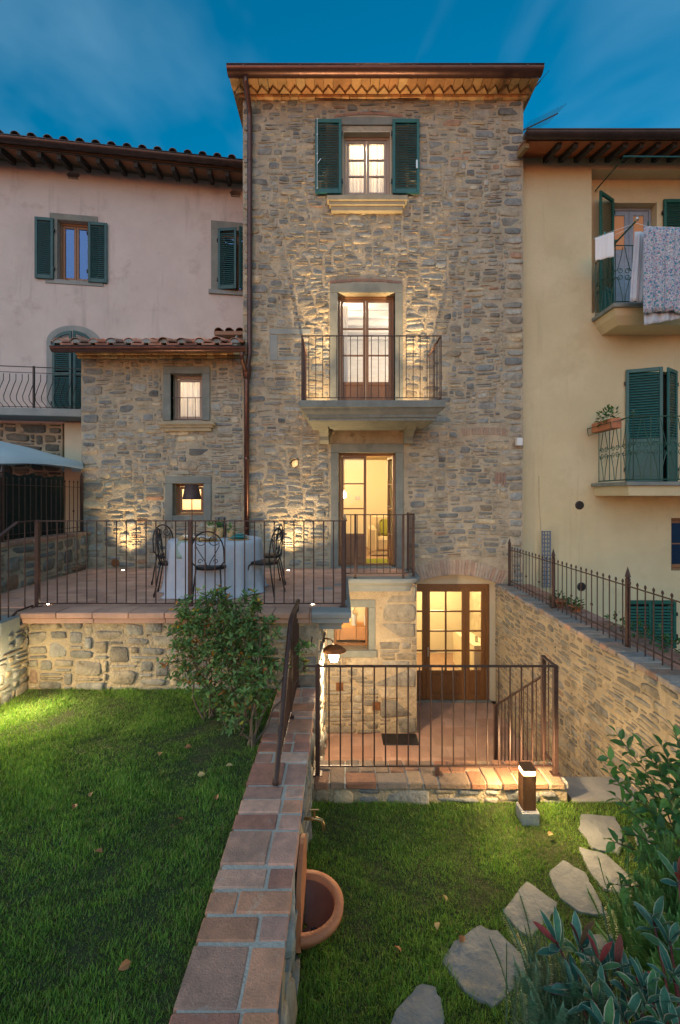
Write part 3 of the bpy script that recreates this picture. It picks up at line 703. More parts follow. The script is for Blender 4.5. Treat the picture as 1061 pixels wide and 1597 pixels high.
# --- eaves: brick course, saw-tooth course, top course, gutter, roof
EP = [(.46,.26,.12), (.50,.30,.14), (.42,.22,.10), (.52,.34,.17)]
nb = 34; x0, x1 = HX0-.06, HX1+.06
for i in range(nb): part('eaves_brick', brick(lerp(x0, x1, i/nb)+.003, lerp(x0, x1, (i+1)/nb)-.003, FY-.07, FY+.05, 9.785, 9.845, EP, rg, b=.004), M['brick'], house)
x0, x1 = HX0-.12, HX1+.12; nt_ = 27
for i in range(nt_):
    a, b = lerp(x0, x1, i/nt_), lerp(x0, x1, (i+1)/nt_); m = MB().prism([(a+.004, FY-.07), ((a+b)/2, FY-.205), (b-.004, FY-.07), (b-.004, FY+.02), (a+.004, FY+.02)], 'z', 9.85, 9.905)
    c = rg.choice(EP); m.c = [c]*len(m.v); part('saw_tooth_brick', m, M['brick'], house)
x0, x1 = HX0-.17, HX1+.17; nb = 33
for i in range(nb): part('eaves_brick', brick(lerp(x0, x1, i/nb)+.003, lerp(x0, x1, (i+1)/nb)-.003, FY-.34, FY+.02, 9.91, 9.955, EP, rg, b=.004), M['brick'], house)
part('eaves_board', MB().box(x0-.02, x1+.02, FY-.36, FY+.5, 9.958, 9.99), M['mortar'], house)
for s in (-1, 1):
    xe = HX0 if s < 0 else HX1
    for k, (o_, za, zb) in enumerate(((.06, 9.785, 9.845), (.12, 9.85, 9.905), (.17, 9.91, 9.955))):
        for j in range(12):
            ya = FY+.06+j*.3; part('eaves_brick', brick(min(xe, xe+s*o_), max(xe, xe+s*o_), ya, ya+.29, za, zb, EP, rg, b=.004), M['brick'], house)
def gutter(parent, x0, x1, y, z, r, mat, axis='x'):
    m = MB(); n = 12; prof = [(math.cos(a), math.sin(a)) for a in [math.pi+math.pi*k/n for k in range(n+1)]]
    for x_ in (x0, x1): pass
    outer = [(y+c*r, z+s_*r) for c, s_ in prof]; inner = [(y+c*(r-.006), z+s_*(r-.006)) for c, s_ in prof][::-1]
    poly = outer+inner; k = len(poly)
    vs = [(x0, *p) for p in poly]+[(x1, *p) for p in poly]; fs = [(i, k+i, k+(i+1) % k, (i+1) % k) for i in range(k)]
    m.add(vs, fs)
    for x_ in (x0, x1): m.add([(x_, *p) for p in outer], [tuple(range(len(outer)))])
    m.tube([(x0, y-r, z), (x1, y-r, z)], .011, 6); o = part('gutter', m, mat, parent, smooth=True)
    nb_ = int((x1-x0)/1.05)
    for i in range(nb_+1):
        xx = x0+.3+(x1-x0-.6)*i/max(1, nb_); b = MB(); pr2 = [(y+c*(r+.004), z+s_*(r+.004)) for c, s_ in prof]
        b.add([(xx-.015, *p) for p in pr2]+[(xx+.015, *p) for p in pr2], [(i, i+1, len(pr2)+i+1, len(pr2)+i) for i in range(len(pr2)-1)]); part('gutter_bracket', b, mat, parent)
    return o
gutter(house, X(355, 8.03), X(846, 8.03), FY-.44, 9.95, .115, M['copper'])
rf = MB(); rf.prism([(FY-.46, 9.995), (FY+2.3, 10.7), (13.4, 9.99)], 'x', HX0-.2, HX1+.2); part('roof', rf, M['tile'], house)
xp = X(390, FY-.08)
part('downpipe', MB().tube([(xp, FY-.44, 9.86), (xp, FY-.44, 9.74), (xp, FY-.10, 9.50), (xp, FY-.085, 9.3), (xp-.005, FY-.085, 4.95), (xp-.06, FY-.085, 4.62), (xp-.06, FY-.085, TZ+.01)], .048, 12), M['copper'], house, smooth=True)
for zz in (8.6, 7.2, 5.8, 4.45, 3.0, 1.7): part('pipe_bracket', MB().tube([(xp-(.06 if zz < 4.6 else 0), FY-.085, zz-.02), (xp-(.06 if zz < 4.6 else 0), FY-.085, zz+.02)], .055, 12), M['copper'], house)
part('pipe_hopper', MB().lathe((xp-.055, FY-.085, 4.48), [(.05, 0), (.075, .06), (.09, .22), (.09, .24), (.05, .25)], 12), M['copper'], house, smooth=True)
single('wall_sensor', MB().cbox(X(806, FY-.1), X(815, FY-.1), FY-.13, FY-.026, Z(695, FY-.1), Z(683, FY-.1), .01), M['plasticwhite'], 'small white sensor box on the right corner of the stone house', 'sensor')
# antennas
def antenna(x0, z0, x1, z1, y, n, label):
    t = thing('antenna', label, 'antenna', (x0, y, z0), 'antennas behind the roofs')
    part('boom', MB().tube([(x0, y, z0), (x1, y, z1)], .013, 5), M['iron'], t)
    d = V3((x1-x0, 0, z1-z0)).normalized(); nn = V3((-d.z, 0, d.x))
    for i in range(n):
        p = V3((x0, y, z0)).lerp(V3((x1, y, z1)), (i+.5)/n); m = MB().tube([p-V3((0, .35, 0))-nn*.09, p+V3((0, .35, 0))+nn*.09], .004, 4); part('element', m, M['iron'], t)
AY = 9.3
antenna(X(812, AY), Z(205, AY), X(870, AY), Z(177, AY), AY, 10, 'long thin television aerial above the gutter of the yellow house')
antenna(X(815, AY+.6), Z(158, AY+.6), X(843, AY+.6), Z(126, AY+.6), AY+.6, 7, 'short steep aerial just under the right gutter end of the stone house')

# --- sunken door in the arch
cdr = MB(); DY = 8.78; ax0, ax1 = 1.36, 2.92; dtop = Z(911, DY)
part('arch_back_wall', MB().prism([(1.33, .35), (ax0-.001, .35), (ax0-.001, .35)][:0]+[(ax0-.03, dtop+.001), (3.05, dtop+.001), (3.05, .84), (ax0-.03, .84)], 'y', DY+.02, DY+.08), M['cream'], house)
part('door_reveal', MB().box(ax1+.001, 3.06, DY+.02, DY+.08, CF, dtop), M['cream'], house)
m = MB(); frame_bars(m, ax0-.03, ax1, CF, dtop, DY, DY+.07, .075, wb=.03); cframe = part('door_frame', m, M['oak'], house)
xs = [ax0+.045, X(665, DY), X(727, DY), ax1-.077]
for i, cl in ((0, 1), (1, 2), (2, 1)): sash(house, xs[i]+.002, xs[i+1]-.002, CF+.03, dtop-.078, DY+.012, M['oak'], cl, 4, .42, .075, name='door_leaf', bar=.03)
part('door_handle', MB().tube([(X(670, DY), DY-.03, Z(1016, DY)), (X(680, DY), DY-.03, Z(1016, DY))], .009, 6).cbox(X(668, DY)-.015, X(668, DY)+.015, DY-.005, DY+.012, Z(1016, DY)-.1, Z(1016, DY)+.08, .003), M['steel'], house)
part('doorstep', MB().cbox(ax0, 2.94, DY-.06, DY+.12, CF-.0, CF+.028, .005), M['serena'], house)
room(house, 1.25, 3.30, FY+.355, 11.5, CF, .80, M['room'], M['cottojoint'], M['room'])
part('room_ledge', MB().prism([(9.2, CF+.95), (10.9, CF+.75), (10.9, CF), (9.2, CF)], 'x', 2.75, 3.29), M['room'], house)
# ================================================================ STONE ANNEX
AX0 = -4.90
annex = thing('stone_annex', 'low rubble stone annex with tiled roof left of the tall stone house', 'house', (-3.4, FY, TZ))
def aho(px0, px1, py0, py1): return (X(px0, FY)-AX0, X(px1, FY)-AX0, Z(py1, FY)-TZ, Z(py0, FY)-TZ)
AW, AH = HX0-.002-AX0, 5.035-TZ
u_ = aho(267, 316, 583, 656); l_ = aho(270, 318, 754, 804); fa = (V3((AX0, FY, TZ)), V3((1,0,0)), V3((0,0,1)), V3((0,-1,0)))
part('front_wall', wall_holes(AW, AH, [u_, l_], .33, fa), M['mortar'], annex)
sw = MB(); sw.box(AX0, AX0+.3, FY+.332, 10.0, 0, 4.93); sw.box(AX0, HX0-.01, 10.01, 10.2, 0, 4.93); part('side_wall', sw, M['mortar'], annex)
masonry(annex, AW, AH, fa, [grow(u_, .16, .16, .16, .15), grow(l_, .16, .16, .12, .14)], seed=5, quoin=(True, False), nbig=300, prot=.012, gap=.010, amp=.03, bright=1.35, hr=(.44,.28,.18,.10), skip=.15)
for hh_, sl_ in ((u_, 0), (l_, .10)):
    a0, a1, b0, b1 = AX0+hh_[0], AX0+hh_[1], TZ+hh_[2], TZ+hh_[3]
    surround(annex, a0, a1, b0, b1, .145, top=.135, bot=sl_, deep=.12)
    if not sl_: sillprof(annex, 246, 334, 657, 671, ypr=.14)
    m = MB(); casement(annex, a0+.004, a1-.004, b0+.004, b1-.004, FY+.16, M['palewood'] if not sl_ else M['wood'], rows=1, leaves=1, fw=.05)
    room(annex, -4.55, -2.05, FY+.335, 9.95, b0-1.0 if sl_ else b0-.75, b1+.35 if sl_ else 4.9, M['room'])
a0, a1, b0 = AX0+u_[0], AX0+u_[1], TZ+u_[2]
curtain(annex, a0+.06, a1-.03, b0+.06, TZ+u_[3]-.05, FY+.31, 24, .012, waves=5)
g = thing('window_rail', 'small iron guard rail across the upper window of the stone annex', 'railing', ((a0+a1)/2, FY+.03, b0))
railing(g, (a0+.002, FY+.05, b0+.004), (a1-.002, FY+.05, b0+.004), .44, M['iron'], .135, bot=.03, rail=(.008, .006), br=.006, posts=())
# annex roof: sloping slab, clay tiles, gutter
ey, ez, sl = FY-.42, 4.92, math.tan(R(17))
rp = MB().prism([(ey, ez), (10.3, ez+(10.3-ey)*sl), (10.3, ez+(10.3-ey)*sl+.06), (ey, ez+.06)], 'x', AX0-.24, HX0+.25-.27); part('roof_boarding', rp, M['mortar'], annex)
for i in range(24):
    part('eaves_brick', brick(lerp(AX0-.06, HX0-.02, i/24)+.003, lerp(AX0-.06, HX0-.02, (i+1)/24)-.003, FY-.10, FY-.002, 4.955, 5.005, EP, rg, b=.004), M['brick'], annex); part('eaves_brick', brick(lerp(AX0-.06, HX0-.02, i/24)+.003, lerp(AX0-.06, HX0-.02, (i+1)/24)-.003, FY-.05, FY-.002, 4.90, 4.95, EP, rg, b=.004), M['brick'], annex)
ncol = 11; tl = .42; TP = [(.56,.22,.14), (.48,.19,.12), (.38,.17,.12), (.60,.29,.19), (.36,.22,.17), (.50,.25,.18)]
def coppo(x, y, z, r, ln, slope, up, col, tw=0.):
    m = MB(); n = 8; vs = []; 
    for k, (t, rr) in enumerate(((0, r), (1, r*.86))):
        for q_ in (0, -.012):
            for i in range(n+1):
                a = math.pi*i/n; cx, cz = math.cos(a)*(rr+q_), math.sin(a)*(rr+q_)*(1 if up else -1)*.8
                vs.append((x+cx+tw*t*.03, y+t*ln, z+t*ln*slope+cz))
    n1 = n+1; fs = [(i, i+1, 2*n1+i+1, 2*n1+i) for i in range(n)]+[(n1+i, 3*n1+i, 3*n1+i+1, n1+i+1) for i in range(n)]+[(i, n1+i, n1+i+1, i+1) for i in range(n)]+[(0, 2*n1, 3*n1, n1), (n, n1+n, 3*n1+n, 2*n1+n)]
    m.add(vs, fs, col); return m
for j in range(3):
    for i in range(ncol):
        xx = lerp(AX0-.16, HX0-.05, i/(ncol-1)); y_ = ey-.06+j*tl*.8; z_ = ez+.075+(y_-ey)*sl
        kk = rg.uniform(.75, 1.25)
        c = tuple(q*kk for q in rg.choice(TP)); part('roof_tile', coppo(xx, y_+rg.uniform(-.03, .03), z_+.075+rg.uniform(-.006, .01), .10, tl, sl, True, c, rg.uniform(-1, 1)), M['tile'], annex, smooth=True)
        if i < ncol-1:
            xc = xx+(HX0-.05-AX0+.16)/(ncol-1)/2; ft = MB().cbox(xc-.115, xc+.115, 0, tl, 0, .022, .004, tuple(q*.9+.02 for q in c)).box(xc-.115, xc-.095, 0, tl, .022, .05, c).box(xc+.095, xc+.115, 0, tl, .022, .05, c); ft.v = [(p[0], y_+.02+p[1], z_+.03+p[2]+p[1]*sl) for p in ft.v]; part('flat_tile', ft, M['tile'], annex)
        if j == 0: part('mortar_plug', MB().prism([(xx+math.cos(math.pi*k/8)*.088, z_+.07+math.sin(math.pi*k/8)*.068) for k in range(9)], 'y', y_+.03, y_+.06), M['serena_blue'], annex)
gutter(annex, X(82, ey-.1), X(384, ey-.1), ey-.10, 4.935, .085, M['copper'])
part('gutter_funnel', MB().tube([(X(380, FY-.4), ey-.1, 4.87), (X(380, FY-.3), ey-.02, 4.75), (X(383, FY-.2), FY-.12, 4.62), (X(387, FY-.1), FY-.09, 4.5)], [.045, .04, .04, .04], 10), M['copper'], annex, smooth=True)
part('corner_flashing', MB().prism([(HX0-.14, 5.03), (HX0-.02, 5.2), (HX0-.02, 4.95), (HX0-.14, 4.95)], 'y', ey, ey+.5), M['serena_blue'], annex)
# floor vent cap and uplights belong to the terrace
# ================================================================ PINK HOUSE (turned by 8.4 degrees)
PA = math.atan2(.76, 5.16); P0 = V3((-7.46, 9.84, 0)); PU = V3((math.cos(PA), math.sin(PA), 0))
def pk(px, py, off=0.):      # photo pixel -> (u, z) on the pink facade (moved out by off)
    o = P0-V3((-math.sin(PA), math.cos(PA), 0))*off; dx = (px-530.5)/F
    # (o + PU*u).x = dx*(o+PU*u).y
    u = (dx*o.y-o.x)/(PU.x-dx*PU.y); D = o.y+PU.y*u; return u, Z(py, D)
pink = thing('pink_house', 'pink plastered house with dark teal shutters on the left', 'house', P0, local=True); pink.rotation_euler = (0, 0, PA)
def ph(px0, px1, py0, py1):
    a, t1 = pk(px0, py0); b, t2 = pk(px1, py1); return (a+2.5, b+2.5, t2, t1)
PW, PH = 9.0, 9.66
w1 = ph(90, 141, 342, 437); w1 = (w1[0], w1[1], Z(437, 10.05), Z(342, 10.0)); w2 = ph(343, 395, 358, 456)
dr = ph(82, 150, 519, 634); dr = (dr[0], dr[1], 4.13, Z(516, 10.0)-.25)
low = (-.1, pk(128, 700)[0]+2.5, -.1, 3.92)
fp = (V3((-2.5, 0, 0)), V3((1,0,0)), V3((0,0,1)), V3((0,-1,0)))
h1 = ph(104, 125, 267, 279); h2 = ph(358, 377, 296, 307)
part('front_wall', wall_holes(PW, PH, [w1, w2, dr, (0, low[1], 0, 3.92), h1, h2], .3, fp), M['pink'], pink)
part('side_wall', MB().box(-2.5, PW-2.5, .31, 5, 0, PH), M['dark'], pink)
lowt = part('lower_wall', MB().box(-2.5, pk(97, 700)[0], .02, .3, 0, 3.92), M['mortar'], pink)
lp = pk(104, 700)[0]; part('lower_wall', MB().box(lp, pk(130, 700)[0]+.1, -.10, .3, 0, 3.92), M['cream'], pink)
masonry(pink, pk(95, 700)[0]+2.5, 3.9, (V3((-2.5, .02, 0)), V3((1,0,0)), V3((0,0,1)), V3((0,-1,0))), [(0, 9, 0, 2.0)], cell=(.09, .07), seed=21, prot=.03, nbig=80, bright=.8)
for hh_, nm in ((w1, 0), (w2, 1)):
    a0, a1, b0, b1 = hh_[0]-2.5, hh_[1]-2.5, hh_[2], hh_[3]
    surround(pink, a0, a1, b0, b1, .16 if nm == 0 else .2, y=0, top=.14 if nm == 0 else .2, mat='serena', deep=.1, pr=.012)
    part('sill', MB().cbox(a0-.25, a1+.28, -.05 if nm else -.02, .1, b0-.10, b0-.001, .006), M['serena_blue'], pink)
    casement(pink, a0+.003, a1-.003, b0+.003, b1-.003, .12, M['wood'], rows=1, fw=.05, glass='darkglass')
    part('dark_backing', MB().add([(a0-.3,.6,b0-.3),(a1+.3,.6,b0-.3),(a1+.3,.6,b1+.3),(a0-.3,.6,b1+.3)], [(0,1,2,3)]), M['dark'], pink)
a0, a1, b0, b1 = w1[0]-2.5, w1[1]-2.5, w1[2], w1[3]; hs = b1-b0+.02
shutter(pink, a0-.07, b0-.02, .38, hs, -.02, 0, M['dteal'], side=-1); shutter(pink, a1-.03, b0-.03, .40, hs, -.02, 0, M['dteal'], side=1)
a0, a1, b0, b1 = w2[0]-2.5, w2[1]-2.5, w2[2], w2[3]
shutter(pink, a0-.03, b0, .44, b1-b0, -.02, R(-14), M['dteal'], side=1); shutter(pink, a0+.86, b0, .44, b1-b0, -.02, R(22), M['dteal'], side=-1)
part('flowers', MB().lathe((w1[0]-2.5+.2, -.04, w1[2]), [(.0, .03), (.03, .02), (.02, 0)], 6, col=(.5, .2, .2)).lathe((w1[0]-2.5+.55, -.04, w1[2]), [(.0, .03), (.04, .015), (.02, 0)], 6, col=(.7, .7, .8)), M['leaf'], pink)
for hh_ in (h1, h2):      # small hexagonal vents under the eaves
    a0, a1, b0, b1 = hh_[0]-2.5, hh_[1]-2.5, hh_[2], hh_[3]; m = MB(); d = .05; mz = (b0+b1)/2
    for tri in ([(a0, b0), (a0+d, b0), (a0, mz)], [(a0, mz), (a0+d, b1), (a0, b1)], [(a1, b0), (a1, mz), (a1-d, b0)], [(a1, mz), (a1, b1), (a1-d, b1)]): m.prism(tri, 'y', -.004, .2)
    m.box(a0, a1, .14, .2, b0, b1); part('vent', m, M['pink'], pink)
    part('vent_ledge', MB().cbox(a0+.04, a1-.04, -.03, .13, b0-.02, b0-.001, .004), M['serena'], pink)
# arched balcony door
a0, a1, b0, b1 = dr[0]-2.5, dr[1]-2.5, dr[2], dr[3]; wd = a1-a0; rr_ = wd/2; cxp = (a0+a1)/2
m = MB(); N_ = 18      # surround ring with an arched head, the wall above the square opening filled behind it
for i in range(N_):
    t0, t1 = math.pi*i/N_, math.pi*(i+1)/N_; ro = rr_+.12
    m.prism([(cxp+rr_*math.cos(t0), b1+rr_*.0+rr_*.55*math.sin(t0)), (cxp+ro*math.cos(t0), b1+(rr_*.55+.14)*math.sin(t0)), (cxp+ro*math.cos(t1), b1+(rr_*.55+.14)*math.sin(t1)), (cxp+rr_*math.cos(t1), b1+rr_*.55*math.sin(t1))], 'y', -.012, .1)
m.cbox(a0-.12, a0-.001, -.012, .1, b0, b1-.001, .003); m.cbox(a1+.001, a1+.12, -.012, .1, b0, b1-.001, .003)
part('arched_surround', m, M['serena_blue'], pink)
shutter(pink, a0+.02, b0, wd/2-.03, b1-b0+rr_*.52, -.02, R(-8), M['dteal'], side=1, arch=.30); shutter(pink, a1-.02, b0, wd/2-.03, b1-b0+rr_*.52, -.02, R(12), M['dteal'], side=-1, arch=.30)
part('dark_backing', MB().box(a0, a1, .2, .28, b0, b1), M['dark'], pink)
bsl = part('balcony_slab', MB().cbox(-2.5, pk(135, 640)[0]+.2, -.72, 0, 3.96, 4.12, .01), M['serena_blue'], pink)
pr = thing('bellied_railing', 'black bellied iron railing on the grey balcony of the pink house', 'railing', P0, local=True); pr.rotation_euler = (0, 0, PA)
ub = pk(127, 600, .66)[0]; xx = -2.4; fb = None
while xx < ub+.3:
    if fb is None:
        m = MB().tube([(0, 0, -.37), (0, -.02, -.33), (0, -.10, -.24), (0, -.11, -.15), (0, -.05, .05), (0, 0, .2), (0, .0, .33)], .006, 5)
        # the belly shows sideways from the garden, as each bar is twisted a little
        m.v = [(p[0]+p[1]*.5, p[1], p[2]) for p in m.v]; fb = link('baluster', mesh_of(m, M['black'], 'baluster'), (xx, -.66, 4.50), pr)
    else: again(fb, (xx, -.66, 4.50), pr)
    xx += .118
for z_, r_ in ((4.98, .010), (4.86, .007), (4.15, .007)): part('rail', MB().tube([(-2.5, -.66, z_), (ub+.35, -.66, z_)], r_, 6), M['black'], pr)
for px in (53,): u = pk(px, 600, .66)[0]; part('post', MB().cbox(u-.018, u+.018, -.68, -.64, 4.12, 5.0, .003), M['black'], pr)
# eaves: rafters, clay boarding, gutter, tile ends
zt = 7.42+CZ+.02
part('soffit', MB().prism([(-.62, zt-.16), (.3, zt+.10), (.3, zt+.14), (-.62, zt-.12)], 'x', -2.5, PW-2.5), mk('clay_boarding', (.30,.12,.06), (.36,.16,.08), 3, .85), pink)
uu = -2.4; f1 = None
while uu < PW-2.6:
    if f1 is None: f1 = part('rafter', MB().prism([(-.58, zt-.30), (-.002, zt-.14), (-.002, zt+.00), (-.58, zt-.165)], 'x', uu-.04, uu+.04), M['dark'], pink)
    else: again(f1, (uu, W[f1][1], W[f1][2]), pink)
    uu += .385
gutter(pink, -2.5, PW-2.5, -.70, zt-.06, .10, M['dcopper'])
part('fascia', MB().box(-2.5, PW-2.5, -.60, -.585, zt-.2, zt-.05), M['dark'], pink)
part('roof', MB().prism([(-.66, zt-.08), (4.9, zt+1.4), (4.9, zt+1.3), (-.66, zt-.11)], 'x', -2.5, PW-2.5), M['tile'], pink)
f1 = None; uu = -2.4
while uu < PW-2.6:
    if f1 is None: f1 = part('roof_tile', coppo(uu, -.78, zt-.02, .085, .5, .27, True, (.16,.13,.12)), M['tile'], pink, smooth=True)
    else: again(f1, (uu, W[f1][1], W[f1][2]), pink)
    uu += .31

cpy = thing('tiled_canopy', 'small brown tiled canopy on the pink wall behind the stone annex', 'canopy', (X(358, 10), 10.0, Z(518, 10)))
cyD = 10.15
part('board', MB().cbox(X(334, cyD), X(392, cyD), cyD, cyD+.4, Z(522, cyD), Z(516, cyD), .005), M['wood'], cpy)
for i in range(4): part('roof_tile', coppo(X(341, cyD)+i*.24, cyD-.02, Z(516, cyD), .09, .4, .2, True, (.20,.11,.08)), M['tile'], cpy, smooth=True)

# parasol and screened fence on the neighbour's side
ps = thing('parasol', 'pale blue open parasol rising behind the screened fence on the left', 'parasol', (-6.75, 8.3, .88))
n = 8; rr_ = 1.92; m = MB(); vs = [(-6.75, 8.3, 3.42)]; 
for i in range(n*4):
    a = 2*math.pi*i/(n*4)+.05; k = i % 4; s_ = 1-.035*math.sin(math.pi*k/4); sag = -.03*math.sin(math.pi*k/4)
    vs.append((-6.75+rr_*.5*math.cos(a)*s_, 8.3+rr_*.5*math.sin(a)*s_, 3.20+sag))
for i in range(n*4):
    a = 2*math.pi*i/(n*4)+.05; k = i % 4; s_ = 1-.05*math.sin(math.pi*k/4); vs.append((-6.75+rr_*math.cos(a)*s_, 8.3+rr_*math.sin(a)*s_, 2.93))
for i in range(n*4):
    a = 2*math.pi*i/(n*4)+.05; k = i % 4; s_ = 1-.05*math.sin(math.pi*k/4); vs.append((-6.75+rr_*1.01*math.cos(a)*s_, 8.3+rr_*1.01*math.sin(a)*s_, 2.80+.04*math.sin(math.pi*k/4)))
q_ = n*4; fs = [(0, 1+i, 1+(i+1) % q_) for i in range(q_)]
for j in (0, 1): fs += [(1+j*q_+i, 1+(j+1)*q_+i, 1+(j+1)*q_+(i+1) % q_, 1+j*q_+(i+1) % q_) for i in range(q_)]
m.add(vs, fs); part('canopy', m, M['parasol'], ps, smooth=True)
part('pole', MB().tube([(-6.75, 8.3, .88), (-6.75, 8.3, 3.4)], .025, 8), M['steel'], ps)
for i in range(n):
    a = 2*math.pi*i/n+.05; part('rib', MB().tube([(-6.75, 8.3, 3.38), (-6.75+rr_*.97*math.cos(a), 8.3+rr_*.97*math.sin(a), 2.90)], .009, 5), M['steel'], ps)

# ================================================================ YELLOW HOUSE
YY = 8.72
yh = thing('yellow_house', 'ochre yellow plastered house with green shutters and two balconies on the right', 'house', (6, YY, -1))
YX0, YX1, YT = HX1+.003, 9.2, 8.98
Y0 = V3((YX0, YY, -1.0))
def yho(px0, px1, py0, py1, D=YY): return (X(px0, D)-YX0, X(px1, D)-YX0, Z(py1, D)+1, Z(py0, D)+1)
rec = (X(923, YY)-YX0, YX1-YX0+.1, Z(472, YY)+1-.2, Z(264, YY)+1)
ldoor = yho(977, 1052, 580, 752); bwin = yho(977, 1053, 936, 1010); dwin = yho(1047, 1100, 808, 890)
part('front_wall', wall_holes(YX1-YX0, YT+1.0, [rec, ldoor, bwin, dwin], .28, (Y0, V3((1,0,0)), V3((0,0,1)), V3((0,-1,0)))), M['yellow'], yh)
rwx0 = X(923, YY); rdoor = (X(955, 9.0)-rwx0, X(1025, 9.0)-rwx0, 0.0, Z(316, 9.0)-5.5)
part('recess_wall', wall_holes(YX1-rwx0, Z(264, YY)-5.5+.2, [rdoor], .25, (V3((rwx0, YY+.285, 5.5)), V3((1,0,0)), V3((0,0,1)), V3((0,-1,0)))), M['yellow'], yh)
part('side_wall', MB().box(YX0, YX1, YY+.6, 13, -1, YT), M['dark'], yh)
ry = YY+.285; qx0, qx1, qz1 = rwx0+rdoor[0], rwx0+rdoor[1], 5.5+rdoor[3]
surf = MB(); frame_bars(surf, qx0+.003, qx1-.003, 5.6, qz1-.003, ry+.16, ry+.22, .05); df = part('door_frame', surf, M['doorpaint'], yh)
for i in range(2):
    a = lerp(qx0+.055, qx1-.055, i/2)+.003; b = lerp(qx0+.055, qx1-.055, (i+1)/2)-.003
    m = MB(); frame_bars(m, a, b, 5.65, qz1-.06, ry+.17, ry+.21, .09); m.box(a+.09, b-.09, ry+.18, ry+.2, 5.7, qz1-.85); lf = part('door_leaf', m, M['doorpaint'], yh)
    part('pane', MB().box(a+.092, b-.092, ry+.185, ry+.192, qz1-.84, qz1-.155), M['amber'], lf)
shutter(yh, qx0, 5.78, .50, Z(311, 9)-5.80, ry-.02, R(32), M['green'], side=-1, slat=.05, lower=.55)
shutter(yh, X(1033, ry), 5.78, .55, Z(311, 9)-5.80, ry-.02, 0, M['green'], side=1, slat=.05, lower=.55)
# lower balcony door with half-closed shutters
a0, a1 = YX0+ldoor[0], YX0+ldoor[1]; b0 = Z(752, YY); hh_ = ldoor[3]-1-b0
shutter(yh, a0-.02, b0+.01, .60, hh_+.02, YY-.01, R(-22), M['teal'], side=1, slat=.05, lower=.75)
shutter(yh, a1+.02, b0+.01, .44, hh_, YY-.01, R(35), M['teal'], side=-1, slat=.05, lower=.75)
part('dark_backing', MB().box(a0+.003, a1-.003, YY+.2, YY+.27, b0+.01, b0+hh_), M['dark'], yh)
a0, a1, b0, b1 = YX0+bwin[0], YX0+bwin[1], bwin[2]-1, bwin[3]-1
shutter(yh, a0, b0, (a1-a0)/2-.004, b1-b0, YY-.005, 0, M['green'], side=1, slat=.06); shutter(yh, a1, b0, (a1-a0)/2-.004, b1-b0, YY-.005, 0, M['green'], side=-1, slat=.06)
part('dark_backing', MB().box(a0+.003, a1-.003, YY+.2, YY+.27, b0+.003, b1-.003), M['dark'], yh)
a0, a1, b0, b1 = YX0+dwin[0], YX0+dwin[1], dwin[2]-1, dwin[3]-1
casement(yh, a0+.003, a1-.003, b0+.003, b1-.003, YY+.12, M['wood'], rows=2, leaves=1, glass='darkglass'); part('dark_backing', MB().box(a0+.003, a1-.003, YY+.22, YY+.27, b0+.003, b1-.003), M['dark'], yh)
# balconies: render slab with stone edge
def ybal(x0, yf, zt_, th, taper, name='balcony_slab'):
    part(name, MB().cbox(x0, YX1, yf, YY+.25, zt_-.07, zt_, .008), M['serena'], yh)
    pts = [((x0+.05, YY+.0), (-1, 0)), ((x0+.05, yf+.05), (-1, -1)), ((YX1, yf+.05), (0, -1))]
    m = MB(); prof = [(-taper, zt_-.07-th), (-taper*.25, zt_-.07-th*.45), (0, zt_-.07)]
    vs = [(p[0]+d[0]*o, p[1]+d[1]*o, z) for o, z in prof for p, d in pts]+[(YX1, YY, zt_-.07-th)]
    fs = [(j*3+i, j*3+i+1, (j+1)*3+i+1, (j+1)*3+i) for j in (0, 1) for i in (0, 1)]+[(0, 9, 2, 1)]; m.add(vs, fs); part('balcony_underside', m, M['yellow'], yh)
UB, UZ = 8.02, Z(472, 8.02); ybal(X(923, YY), UB, UZ, .26, .14)
LB, LZ = 7.62, Z(751, 7.62); ybal(X(922, YY), LB, LZ, .17, .02)
def scroll_rail(name, x0, x1, yf, zt_, h, label, mod=.30):
    t = thing(name, label, 'railing', (x0, yf, zt_))
    def spiral(cx, cz, r0, s, zf): return [(cx+s*r0*(1-k/16*.75)*math.cos(k*.62), 0, cz+zf*r0*(1-k/16*.75)*math.sin(k*.62)) for k in range(15)]
    m = MB()      # one module: bowed pair of bars, four scrolls in the middle band
    for s in (-1, 1):
        m.tube([(s*.02, 0, h*.97), (s*.05, 0, h*.8), (s*mod*.36, 0, h*.60), (s*mod*.47, 0, h*.56)], .007, 5)
        m.tube([(s*.02, 0, .05), (s*.04, 0, h*.2), (s*mod*.32, 0, h*.40), (s*mod*.47, 0, h*.46)], .007, 5)
        for zf in (-1, 1): m.tube(spiral(s*mod*.22, h*.51+zf*.055, .055, s, zf), .006, 4)
    me = mesh_of(m, M['greeniron'], 'scroll_panel'); mv = mesh_of(MB().tube([(0, 0, .03), (0, 0, h)], .007, 5), M['greeniron'], 'baluster')
    def run(a, b, ax):
        n = max(1, round(abs(b-a)/mod)); 
        for i in range(n+1):
            p = lerp(a, b, i/n); c = (p, yf, zt_) if ax == 'x' else (x0, p, zt_); o = link('baluster', mv, c, t)
            if i < n:
                p = lerp(a, b, (i+.5)/n); c = (p, yf, zt_) if ax == 'x' else (x0, p, zt_); o = link('scroll_panel', me, c, t)
                if ax == 'y': o.rotation_euler = (0, 0, R(90))
    run(x0, x1, 'x'); run(yf, YY-.03, 'y')
    for z_ in (h, .04): part('rail', MB().tube([(x1, yf, zt_+z_), (x0, yf, zt_+z_), (x0, YY-.02, zt_+z_)], .011, 6), M['greeniron'], t)
    part('finial', MB().lathe((x0, yf, zt_+h), [(.008, 0), (.012, .04), (.03, .06), (.03, .09), (0, .11)], 8), M['greeniron'], t, smooth=True)
    return t
